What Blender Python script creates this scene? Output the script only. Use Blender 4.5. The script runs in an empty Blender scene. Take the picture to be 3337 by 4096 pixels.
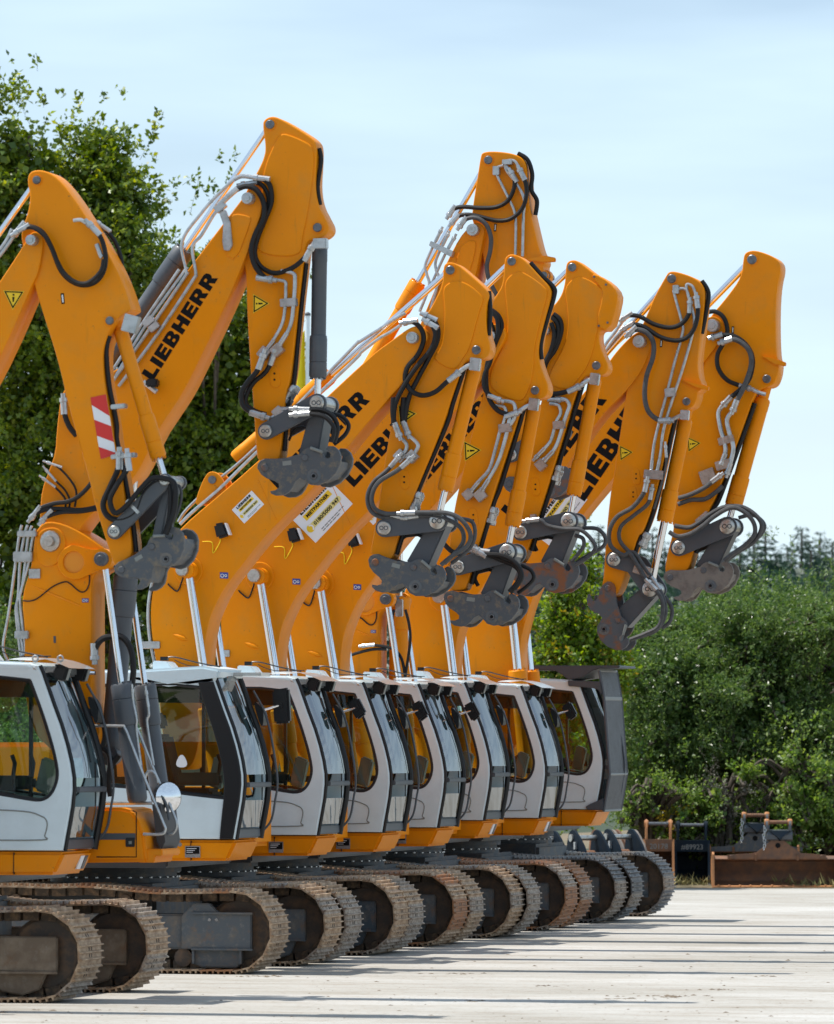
import bpy, bmesh, math, random
import numpy as np
from math import sin, cos, pi, radians, atan, sqrt
from mathutils import Vector, Matrix
RN = random.Random(11)
NR = np.random.default_rng(5)
sc = bpy.context.scene
COL = sc.collection
# ------------------------------------------------------------------ camera
W, H, F = 3337.0, 4096.0, 23500.0          # photograph size and focal length in its pixels
TH, ZC = radians(13.2), 2.513
PITCH = atan((2968 - 2048) / F)
cd = bpy.data.cameras.new('camera'); cam = bpy.data.objects.new('camera', cd); COL.objects.link(cam)
cd.sensor_fit = 'VERTICAL'; cd.sensor_height = 36.0; cd.sensor_width = 36.0 * W / H
cd.lens = 36.0 * F / H; cd.clip_start = 1.0; cd.clip_end = 3000.0
cam.location = (0, 0, ZC); cam.rotation_euler = (pi / 2 + PITCH, 0, TH)
cd.dof.use_dof = True; cd.dof.focus_distance = 69.0; cd.dof.aperture_fstop = 4.5
sc.camera = cam
# ------------------------------------------------------------------ sky, sun, exposure
SUN = Vector((-0.45, 0.015, 1.0)).normalized()
EL = math.asin(SUN.z); AZ = math.atan2(SUN.x, SUN.y)
wd = bpy.data.worlds.new('World'); sc.world = wd; wd.use_nodes = True
nt = wd.node_tree; nt.nodes.clear()
n_out = nt.nodes.new('ShaderNodeOutputWorld'); n_bg = nt.nodes.new('ShaderNodeBackground')
n_sky = nt.nodes.new('ShaderNodeTexSky'); n_sky.sky_type = 'NISHITA'; n_sky.sun_disc = False
n_sky.sun_elevation = EL; n_sky.sun_rotation = AZ % (2 * pi); n_sky.altitude = 500
n_sky.air_density = 1.0; n_sky.dust_density = 0.25; n_sky.ozone_density = 1.6
tc = nt.nodes.new('ShaderNodeTexCoord'); mp = nt.nodes.new('ShaderNodeMapping')
mp.inputs['Scale'].default_value = (5.0, 5.0, 30.0)
nz = nt.nodes.new('ShaderNodeTexNoise'); nz.inputs['Scale'].default_value = 1.6; nz.inputs['Detail'].default_value = 4; nz.inputs['Roughness'].default_value = .5
rp = nt.nodes.new('ShaderNodeValToRGB'); rp.color_ramp.elements[0].position = .3; rp.color_ramp.elements[1].position = .66
rp.color_ramp.elements[0].color = (.25, .25, .25, 1); rp.color_ramp.elements[1].color = (.75, .75, .75, 1)
tn = nt.nodes.new('ShaderNodeMixRGB'); tn.blend_type = 'MULTIPLY'; tn.inputs[0].default_value = 1; tn.inputs[2].default_value = (1.04, 1.0, 1.0, 1)
mx = nt.nodes.new('ShaderNodeMixRGB'); mx.blend_type = 'MIX'; mx.inputs[2].default_value = (6.5, 8.2, 9.5, 1)
L = nt.links.new
L(tc.outputs['Generated'], mp.inputs['Vector']); L(mp.outputs['Vector'], nz.inputs['Vector']); L(nz.outputs['Fac'], rp.inputs['Fac'])
L(rp.outputs['Color'], mx.inputs[0]); L(n_sky.outputs['Color'], tn.inputs[1]); L(tn.outputs['Color'], mx.inputs[1]); L(mx.outputs['Color'], n_bg.inputs['Color'])
L(n_bg.outputs['Background'], n_out.inputs['Surface'])
n_bg.inputs['Strength'].default_value = 0.093
sl = bpy.data.lights.new('sun', 'SUN'); so = bpy.data.objects.new('sun', sl); COL.objects.link(so)
sl.energy = 4.6; sl.angle = radians(0.53); sl.color = (1.0, .95, .87)
so.rotation_euler = SUN.to_track_quat('Z', 'Y').to_euler(); so.location = (0, 60, 60)
vs = sc.view_settings
sc.display_settings.display_device = 'sRGB'
vs.view_transform = 'Standard'; vs.look = 'None'; vs.gamma = 1.0; vs.use_curve_mapping = False
vs.exposure = 0.48
sc.cycles.max_bounces = 8; sc.cycles.transparent_max_bounces = 16
sc.cycles.caustics_reflective = False; sc.cycles.caustics_refractive = False
# ------------------------------------------------------------------ photograph geometry
RV = Vector((cos(TH), sin(TH), 0)); DV = Vector((-sin(TH) * cos(PITCH), cos(TH) * cos(PITCH), sin(PITCH)))
UV = Vector((sin(TH) * sin(PITCH), -cos(TH) * sin(PITCH), cos(PITCH)))
def ray(px, py): return DV + RV * ((px - W / 2) / F) - UV * ((py - H / 2) / F)
def P(p, Y):
    d = ray(p[0], p[1]); t = Y / d.y
    return Vector((0, 0, ZC)) + d * t
def PD(px, py, D): return Vector((0, 0, ZC)) + ray(px, py) * D
def G(px, py):                                   # point on the ground
    d = ray(px, py); return Vector((0, 0, ZC)) + d * (-ZC / d.z)
def zz(x0, y0, k): return lambda x, y, *r: (x0 + x * k, y0 + y * k) + r
ZA = zz(0, 400, .80645); ZB = zz(0, 1700, .57604); ZCc = zz(1400, 550, .63364); ZD = zz(2000, 950, .77016)
ZE = zz(700, 1500, .69124); ZF = zz(1400, 1900, .63364); ZG = zz(2100, 1900, .71256)
Z1 = zz(0, 2550, .69124); Z2 = zz(900, 2600, .57604); Z3 = zz(1700, 2600, .63364); Z4 = zz(0, 3300, .74885)
Z6 = zz(2400, 2900, .56108); Z7 = zz(2150, 3150, .34562); Z8 = zz(2700, 3150, .36694)
def M(z, *pts): return [z(*p) for p in pts]
# ------------------------------------------------------------------ materials
MT = {}
def mat(name, base, rough=.5, metal=0., var=.0, scale=4., col2=None, bump=0., bscale=40., coat=0., spec=.5, amount=(.45, .7), detail=6, stretch=None):
    m = bpy.data.materials.new(name); m.use_nodes = True; t = m.node_tree; b = t.nodes['Principled BSDF']
    b.inputs['Base Color'].default_value = (*base, 1); b.inputs['Roughness'].default_value = rough; b.inputs['Metallic'].default_value = metal
    b.inputs['Coat Weight'].default_value = coat; b.inputs['Coat Roughness'].default_value = .08; b.inputs['Specular IOR Level'].default_value = spec
    co = t.nodes.new('ShaderNodeTexCoord'); vec = co.outputs['Object']
    if stretch:
        ma = t.nodes.new('ShaderNodeMapping'); ma.inputs['Scale'].default_value = stretch; t.links.new(vec, ma.inputs['Vector']); vec = ma.outputs['Vector']
    if col2 is not None:
        n = t.nodes.new('ShaderNodeTexNoise'); n.inputs['Scale'].default_value = scale; n.inputs['Detail'].default_value = detail; n.inputs['Roughness'].default_value = .65
        t.links.new(vec, n.inputs['Vector'])
        r = t.nodes.new('ShaderNodeValToRGB'); r.color_ramp.elements[0].position = amount[0]; r.color_ramp.elements[1].position = amount[1]
        r.color_ramp.elements[0].color = (*base, 1); r.color_ramp.elements[1].color = (*col2, 1)
        t.links.new(n.outputs['Fac'], r.inputs['Fac']); t.links.new(r.outputs['Color'], b.inputs['Base Color'])
        if var:
            mr = t.nodes.new('ShaderNodeMapRange'); mr.inputs['To Min'].default_value = rough; mr.inputs['To Max'].default_value = rough + var
            t.links.new(n.outputs['Fac'], mr.inputs['Value']); t.links.new(mr.outputs['Result'], b.inputs['Roughness'])
    if bump:
        n2 = t.nodes.new('ShaderNodeTexNoise'); n2.inputs['Scale'].default_value = bscale; n2.inputs['Detail'].default_value = 5
        t.links.new(vec, n2.inputs['Vector'])
        bp = t.nodes.new('ShaderNodeBump'); bp.inputs['Strength'].default_value = bump; bp.inputs['Distance'].default_value = .01
        t.links.new(n2.outputs['Fac'], bp.inputs['Height']); t.links.new(bp.outputs['Normal'], b.inputs['Normal'])
    MT[name] = m; return m
mat('orange', (.79, .255, .002), .42, col2=(.73, .23, .002), var=.12, scale=1.7, coat=.1, spec=.12, amount=(.35, .75), bump=.015, bscale=60)
def specks(name, col, scale, p0, p1, amt, stretch=(1, 1, 1)):
    m = MT[name]; t = m.node_tree; b = t.nodes['Principled BSDF']; src = b.inputs['Base Color'].links[0].from_socket
    co = t.nodes.new('ShaderNodeTexCoord'); n = t.nodes.new('ShaderNodeTexNoise'); n.inputs['Scale'].default_value = scale; n.inputs['Detail'].default_value = 5; n.inputs['Roughness'].default_value = .7
    ma = t.nodes.new('ShaderNodeMapping'); ma.inputs['Scale'].default_value = stretch; t.links.new(co.outputs['Object'], ma.inputs['Vector'])
    t.links.new(ma.outputs['Vector'], n.inputs['Vector']); r = t.nodes.new('ShaderNodeValToRGB'); r.color_ramp.elements[0].position = p0; r.color_ramp.elements[1].position = p1
    r.color_ramp.elements[0].color = (0, 0, 0, 1); r.color_ramp.elements[1].color = (amt, amt, amt, 1); t.links.new(n.outputs['Fac'], r.inputs['Fac'])
    x = t.nodes.new('ShaderNodeMixRGB'); x.inputs[2].default_value = (*col, 1); t.links.new(r.outputs['Color'], x.inputs[0]); t.links.new(src, x.inputs[1]); t.links.new(x.outputs[0], b.inputs['Base Color'])
specks('orange', (.16, .1, .05), 18, .65, .73, .6); specks('orange', (.42, .24, .06), 2.6, .5, .8, .35); specks('orange', (.3, .15, .03), 3.0, .6, .75, .35, (2.5, 2.5, .35))
mat('orange_worn', (.7, .26, .012), .42, col2=(.62, .21, .01), var=.25, scale=9, amount=(.58, .8), bump=.05)
mat('white', (.635, .74, .79), .35, col2=(.57, .66, .7), scale=2.2, coat=.3, var=.1)
specks('white', (.3, .27, .22), 12, .7, .78, .4)
mat('grey_paint', (.055, .065, .08), .42, col2=(.075, .08, .088), scale=3, var=.2, coat=.1)
mat('coupler_steel', (.07, .078, .09), .48, col2=(.2, .155, .1), scale=15, var=.3, amount=(.5, .75), bump=.15, bscale=25)
mat('coupler_rust', (.085, .09, .1), .55, col2=(.22, .08, .03), scale=4.5, var=.3, amount=(.5, .62), bump=.2, bscale=25)
mat('coupler_dust', (.19, .165, .145), .6, col2=(.1, .085, .08), scale=6, var=.3, amount=(.45, .7), bump=.2, bscale=25)
mat('rubber', (.008, .008, .009), .5, spec=.3)
mat('hose_dusty', (.06, .062, .066), .6, col2=(.03, .03, .033), scale=14)
mat('black_plastic', (.009, .01, .012), .38, spec=.35)
mat('chrome', (.75, .76, .79), .1, 1.0)
mat('zinc', (.46, .475, .49), .27, .6, col2=(.3, .31, .31), scale=11)
mat('pin_steel', (.16, .17, .19), .38, .7, col2=(.09, .08, .075), scale=20)
mat('pin_bright', (.5, .5, .48), .35, .9, col2=(.3, .28, .25), scale=20)
mat('print_black', (.006, .006, .007), .6, spec=.12)
mat('print_pale', (.72, .62, .22), .5)
mat('print_white', (.75, .75, .78), .45)
mat('print_yellow', (.8, .52, .01), .45)
mat('print_red', (.6, .02, .015), .4)
mat('print_blue', (.03, .06, .3), .45)
mat('shoe_brown', (.27, .17, .1), .6, col2=(.5, .37, .25), scale=11, amount=(.4, .65), var=.2, bump=.25, bscale=30)
mat('shoe_grey', (.4, .34, .28), .6, col2=(.16, .11, .08), scale=9, amount=(.4, .65), var=.2, bump=.25, bscale=30)
mat('shoe_rust', (.36, .15, .055), .65, col2=(.22, .14, .09), scale=7, amount=(.42, .6), bump=.25, bscale=30)
mat('shoe_dark', (.09, .09, .095), .55, col2=(.2, .18, .165), scale=7, amount=(.45, .65), bump=.2, bscale=30)
mat('chain', (.06, .045, .033), .7, col2=(.2, .13, .075), scale=13, bump=.2)
mat('frame_grey', (.085, .1, .115), .55, col2=(.17, .14, .11), scale=5, amount=(.48, .7), var=.2, bump=.1)
mat('frame_mud', (.16, .12, .085), .75, col2=(.24, .19, .14), scale=6, bump=.2)
mat('frame_blue', (.045, .065, .085), .5, col2=(.12, .1, .085), scale=5, amount=(.5, .72), bump=.1)
for nm in ('frame_grey', 'frame_blue', 'frame_mud'):
    specks(nm, (.2, .1, .045), 3.5, .56, .7, .55); specks(nm, (.3, .27, .23), 9, .55, .75, .45)
mat('idler', (.075, .06, .05), .6, col2=(.19, .11, .06), scale=6, bump=.1)
mat('seat', (.02, .021, .023), .8)
mat('interior', (.035, .036, .04), .6)
mat('console', (.2, .21, .2), .5)
mat('bucket_blue', (.007, .015, .026), .6, col2=(.016, .021, .026), scale=4, spec=.1)
mat('bucket_rust', (.11, .06, .04), .65, col2=(.24, .1, .04), scale=5, amount=(.4, .7), bump=.2, bscale=20)
mat('rust_edge', (.4, .17, .06), .7, col2=(.3, .13, .06), scale=8, bump=.1)
mat('lime', (.8, .55, .005), .8)
mat('chalk', (.2, .2, .195), .9)
mat('flag_yellow', (.75, .6, .01), .8)
mat('bark', (.07, .055, .042), .9, col2=(.12, .1, .08), scale=8, bump=.4)
mat('dry_stem', (.34, .24, .13), .9)
mat('stone', (.16, .125, .09), .95, col2=(.08, .06, .045), scale=6, bump=.3)
def glassmat(name, tint, refl=1.0, rough=.0):
    m = bpy.data.materials.new(name); m.use_nodes = True; t = m.node_tree; t.nodes.clear()
    o = t.nodes.new('ShaderNodeOutputMaterial'); mxs = t.nodes.new('ShaderNodeMixShader'); fr = t.nodes.new('ShaderNodeFresnel'); fr.inputs['IOR'].default_value = 1.55
    tr = t.nodes.new('ShaderNodeBsdfTransparent'); tr.inputs['Color'].default_value = (*tint, 1)
    gl = t.nodes.new('ShaderNodeBsdfGlossy'); gl.inputs['Roughness'].default_value = rough
    ml = t.nodes.new('ShaderNodeMath'); ml.operation = 'MULTIPLY'; ml.inputs[1].default_value = refl; ml.use_clamp = True
    t.links.new(fr.outputs['Fac'], ml.inputs[0]); t.links.new(ml.outputs[0], mxs.inputs[0])
    t.links.new(tr.outputs[0], mxs.inputs[1]); t.links.new(gl.outputs[0], mxs.inputs[2]); t.links.new(mxs.outputs[0], o.inputs['Surface'])
    MT[name] = m
glassmat('side_glass', (.74, .88, .78), 1.3)
glassmat('front_glass', (.24, .36, .4), .42)
glassmat('visor', (.72, .73, .72), 2.0, .15)
def visormat():
    m = MT['visor']; t = m.node_tree; o = [n for n in t.nodes if n.type == 'OUTPUT_MATERIAL'][0]; src = o.inputs['Surface'].links[0].from_socket
    tl = t.nodes.new('ShaderNodeBsdfTranslucent'); tl.inputs['Color'].default_value = (.8, .81, .82, 1); df = t.nodes.new('ShaderNodeBsdfDiffuse'); df.inputs['Color'].default_value = (.7, .71, .72, 1)
    a = t.nodes.new('ShaderNodeMixShader'); a.inputs[0].default_value = .5; t.links.new(tl.outputs[0], a.inputs[1]); t.links.new(df.outputs[0], a.inputs[2])
    b = t.nodes.new('ShaderNodeMixShader'); b.inputs[0].default_value = .38; t.links.new(src, b.inputs[1]); t.links.new(a.outputs[0], b.inputs[2]); t.links.new(b.outputs[0], o.inputs['Surface'])
visormat()
def leafmat(name, ca, cb, trans=.35, rough=.45, spec=.5):
    m = bpy.data.materials.new(name); m.use_nodes = True; t = m.node_tree; b = t.nodes['Principled BSDF']; o = t.nodes['Material Output']
    g = t.nodes.new('ShaderNodeNewGeometry'); r = t.nodes.new('ShaderNodeValToRGB')
    e = r.color_ramp.elements; e[0].color = (*ca, 1); e[1].color = (*cb, 1); e[0].position = .15; e[1].position = .9
    t.links.new(g.outputs['Random Per Island'], r.inputs['Fac']); t.links.new(r.outputs['Color'], b.inputs['Base Color'])
    b.inputs['Roughness'].default_value = rough; b.inputs['Specular IOR Level'].default_value = spec
    tl = t.nodes.new('ShaderNodeBsdfTranslucent'); hs = t.nodes.new('ShaderNodeHueSaturation')
    hs.inputs['Hue'].default_value = .485; hs.inputs['Saturation'].default_value = 1.15; hs.inputs['Value'].default_value = 1.7
    t.links.new(r.outputs['Color'], hs.inputs['Color']); t.links.new(hs.outputs['Color'], tl.inputs['Color'])
    ms = t.nodes.new('ShaderNodeMixShader'); ms.inputs[0].default_value = trans
    t.links.new(b.outputs[0], ms.inputs[1]); t.links.new(tl.outputs[0], ms.inputs[2]); t.links.new(ms.outputs[0], o.inputs['Surface'])
    MT[name] = m
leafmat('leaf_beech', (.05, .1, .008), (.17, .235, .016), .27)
leafmat('leaf_sun_tint', (.14, .21, .012), (.3, .33, .03), .5)  # lighter hornbeam green with sunlight put into its colour
leafmat('leaf_willow', (.045, .1, .022), (.15, .225, .065), .36, .34)
leafmat('leaf_bright', (.07, .15, .01), (.19, .27, .025), .45)
leafmat('leaf_weed', (.08, .16, .025), (.2, .28, .07), .42)
leafmat('leaf_grey', (.07, .08, .06), (.13, .12, .1), .25, .6)
leafmat('leaf_yellow', (.14, .15, .012), (.3, .22, .015), .45)
leafmat('needle', (.018, .045, .03), (.04, .08, .052), .2, .6)
# ------------------------------------------------------------------ mesh helpers
def root_of(o):
    while o.parent: o = o.parent
    return o
def link(name, me, m, parent=None, smooth=True, ang=35):
    o = bpy.data.objects.new(name, me); COL.objects.link(o)
    if parent is not None:
        o.parent = parent; off = root_of(parent).location
        if off.length: me.transform(Matrix.Translation(-off))
    if m is not None and not me.materials: me.materials.append(MT[m])
    if smooth:
        me.shade_smooth(); me.set_sharp_from_angle(angle=radians(ang))
    return o
def thing(name, loc, label, cat, group=None):
    o = bpy.data.objects.new(name, None); COL.objects.link(o); o.location = loc; o.empty_display_size = .2
    o['label'] = label; o['category'] = cat
    if group: o['group'] = group
    return o
def tag(o, label, cat, group=None):
    o['label'] = label; o['category'] = cat
    if group: o['group'] = group
    return o
class B:
    def __init__(s): s.v = []; s.f = []
    def add(s, v, f):
        n = len(s.v); s.v += [tuple(x) for x in v]; s.f += [tuple(i + n for i in q) for q in f]; return s
    def box(s, x0, x1, y0, y1, z0, z1):
        return s.add([(x0, y0, z0), (x1, y0, z0), (x1, y1, z0), (x0, y1, z0), (x0, y0, z1), (x1, y0, z1), (x1, y1, z1), (x0, y1, z1)],
                     [(0, 3, 2, 1), (4, 5, 6, 7), (0, 1, 5, 4), (1, 2, 6, 5), (2, 3, 7, 6), (3, 0, 4, 7)])
    def lathe(s, a, b, prof, seg=18):
        a = Vector(a); b = Vector(b); d = (b - a).normalized(); u = d.orthogonal().normalized(); w = d.cross(u); Ln = (b - a).length
        v = []; f = []; k = len(prof)
        for t, r in prof:
            c = a + d * (t * Ln)
            for i in range(seg):
                q = 2 * pi * i / seg; v.append(c + (u * cos(q) + w * sin(q)) * r)
        for j in range(k - 1):
            for i in range(seg):
                i2 = (i + 1) % seg; f.append((j * seg + i, j * seg + i2, (j + 1) * seg + i2, (j + 1) * seg + i))
        f.append(tuple(range(seg))[::-1]); f.append(tuple((k - 1) * seg + i for i in range(seg)))
        return s.add(v, f)
    def cyl(s, a, b, r, seg=16): return s.lathe(a, b, [(0, r), (1, r)], seg)
    def tube(s, pts, r, seg=8):
        pts = [Vector(p) for p in pts]; v = []; f = []; u = None; n = len(pts)
        for i, p in enumerate(pts):
            d = (pts[min(i + 1, n - 1)] - pts[max(i - 1, 0)]).normalized()
            if u is None: u = d.orthogonal().normalized()
            u = (u - d * u.dot(d)).normalized(); w = d.cross(u)
            for k in range(seg):
                q = 2 * pi * k / seg; v.append(p + (u * cos(q) + w * sin(q)) * r)
        for i in range(n - 1):
            for k in range(seg):
                k2 = (k + 1) % seg; f.append((i * seg + k, i * seg + k2, (i + 1) * seg + k2, (i + 1) * seg + k))
        f.append(tuple(range(seg))[::-1]); f.append(tuple((n - 1) * seg + k for k in range(seg)))
        return s.add(v, f)
    def prism(s, poly, y0, y1):                 # (x,z) outline pushed from y0 to y1
        n = len(poly); ar = sum(poly[i][0] * poly[(i + 1) % n][1] - poly[(i + 1) % n][0] * poly[i][1] for i in range(n))
        if ar < 0: poly = poly[::-1]
        v = [(p[0], y0, p[1]) for p in poly] + [(p[0], y1, p[1]) for p in poly]
        f = [tuple(range(n)), tuple(range(n, 2 * n))[::-1]] + [(i, i + n, (i + 1) % n + n, (i + 1) % n) for i in range(n)]
        return s.add(v, f)
    def make(s, name, m, parent=None, smooth=True, bevel=0, ang=35):
        me = bpy.data.meshes.new(name); me.from_pydata(s.v, [], s.f); me.update()
        if bevel:
            bm = bmesh.new(); bm.from_mesh(me)
            es = [e for e in bm.edges if len(e.link_faces) == 2 and e.calc_face_angle(0) > .6]
            bmesh.ops.bevel(bm, geom=es, offset=bevel, segments=2, affect='EDGES', clamp_overlap=True); bm.to_mesh(me); bm.free()
        return link(name, me, m, parent, smooth, ang)
def chaikin(pts, n=2):
    for _ in range(n):
        q = []
        for i in range(len(pts)):
            a = pts[i]; b = pts[(i + 1) % len(pts)]
            q += [(a[0] * .75 + b[0] * .25, a[1] * .75 + b[1] * .25), (a[0] * .25 + b[0] * .75, a[1] * .25 + b[1] * .75)]
        pts = q
    return pts
def crom(pts, n=6):
    pts = [Vector(p) for p in pts]; q = []
    for i in range(len(pts) - 1):
        p0 = pts[max(i - 1, 0)]; p1 = pts[i]; p2 = pts[i + 1]; p3 = pts[min(i + 2, len(pts) - 1)]
        for k in range(n):
            t = k / n; q.append(.5 * ((2 * p1) + (p2 - p0) * t + (2 * p0 - 5 * p1 + 4 * p2 - p3) * t * t + (3 * p1 - p0 - 3 * p2 + p3) * t ** 3))
    q.append(pts[-1]); return q
def curve_mesh(loops, thick, bev=0.):
    c = bpy.data.curves.new('c', 'CURVE'); c.dimensions = '2D'; c.fill_mode = 'BOTH'
    c.extrude = max(thick / 2 - bev, 0); c.bevel_depth = bev; c.bevel_resolution = 1; c.offset = -bev
    for lp in loops:
        s = c.splines.new('POLY'); s.points.add(len(lp) - 1); s.use_cyclic_u = True
        for i, p in enumerate(lp): s.points[i].co = (p[0], p[1], 0, 1)
    o = bpy.data.objects.new('c', c); me = bpy.data.meshes.new_from_object(o)
    bpy.data.objects.remove(o); bpy.data.curves.remove(c); me.materials.clear(); return me
def plate(name, loops, y0, y1, m, parent, bev=.012, ang=30):   # loops of (x,z); first is the outline, others are holes
    me = curve_mesh(loops, y1 - y0, bev); ym = (y0 + y1) / 2
    me.transform(Matrix(((1, 0, 0, 0), (0, 0, -1, ym), (0, 1, 0, 0), (0, 0, 0, 1)))); me.name = name
    return link(name, me, m, parent, True, ang)
def xz(pts, Y): return [(lambda v: (v.x, v.z))(P(p, Y)) for p in pts]
def capsule(a, r1, b, r2, n=8):
    a = Vector((a[0], a[1])); b = Vector((b[0], b[1])); d = (b - a).normalized(); g = math.atan2(d.y, d.x); o = []
    for i in range(n + 1):
        q = g + pi / 2 + pi * i / n; o.append((a.x + cos(q) * r1, a.y + sin(q) * r1))
    for i in range(n + 1):
        q = g - pi / 2 + pi * i / n; o.append((b.x + cos(q) * r2, b.y + sin(q) * r2))
    return o
def circle(c, r, n=20): return [(c[0] + cos(2 * pi * i / n) * r, c[1] + sin(2 * pi * i / n) * r) for i in range(n)]
# ------------------------------------------------------------------ lettering
GL = {'L': (.8, [[(0, 0), (.8, 0), (.8, .27), (.34, .27), (.34, 1), (0, 1)]]), 'I': (.34, [[(0, 0), (.34, 0), (.34, 1), (0, 1)]]),
 'E': (.82, [[(0, 0), (.82, 0), (.82, .24), (.34, .24), (.34, .38), (.76, .38), (.76, .62), (.34, .62), (.34, .76), (.82, .76), (.82, 1), (0, 1)]]),
 'H': (.95, [[(0, 0), (.34, 0), (.34, .37), (.61, .37), (.61, 0), (.95, 0), (.95, 1), (.61, 1), (.61, .63), (.34, .63), (.34, 1), (0, 1)]]),
 'B': (.87, [[(0, 0), (.62, 0), (.8, .06), (.87, .2), (.86, .36), (.76, .48), (.74, .53), (.82, .62), (.84, .78), (.76, .93), (.6, 1), (0, 1)],
             [(.33, .2), (.5, .2), (.55, .3), (.5, .4), (.33, .4)], [(.33, .6), (.48, .6), (.53, .7), (.48, .8), (.33, .8)]]),
 'R': (.95, [[(0, 0), (.33, 0), (.33, .34), (.42, .34), (.58, 0), (.95, 0), (.74, .38), (.85, .5), (.88, .7), (.8, .92), (.62, 1), (0, 1)],
             [(.33, .57), (.5, .57), (.55, .68), (.5, .78), (.33, .78)]])}
def face_mesh(name, me, o, ax, up, Y, m, parent):    # flat local mesh (x along ax, y along up) onto the plane Y
    me.transform(Matrix(((ax[0], up[0], 0, o[0]), (0, 0, -1, Y), (ax[1], up[1], 0, o[1]), (0, 0, 0, 1)))); me.name = name
    return link(name, me, m, parent, False)
def lettering(p0, p1, hgt, Y, parent, upsign=1, m='print_black', single=False):   # base line from p0 to p1 (x,z), cap height hgt
    a = Vector(p0); d = Vector(p1) - a; word = 'LIEBHERR'; gap = .13
    tot = sum(GL[c][0] for c in word) + gap * 7; ax = d / tot; up = Vector((-d.y, d.x)).normalized() * hgt * upsign
    x = 0; allm = []
    for c in word:
        w, loops = GL[c]
        me = curve_mesh([[(p[0] + x, p[1]) for p in lp] for lp in loops], .0)
        face_mesh('letter', me, (a.x, a.y), ax, up, Y, m, parent); x += w + gap
def text(s, p0, p1, hgt, Y, parent, m='print_black', bold=.02, name='print'):
    c = bpy.data.curves.new('t', 'FONT'); c.body = s; c.size = 1.0; c.offset = bold; c.fill_mode = 'FRONT'; c.resolution_u = 2
    o = bpy.data.objects.new('t', c); me = bpy.data.meshes.new_from_object(o); bpy.data.objects.remove(o); bpy.data.curves.remove(c); me.materials.clear()
    co = np.empty(len(me.vertices) * 3); me.vertices.foreach_get('co', co); co = co.reshape(-1, 3); w = co[:, 0].max(); h = co[:, 1].max()
    a = Vector(p0); d = Vector(p1) - a; ax = d / w; up = Vector((-d.y, d.x)).normalized() * (hgt / h)
    return face_mesh(name, me, (a.x, a.y), ax, up, Y, m, parent)
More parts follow.
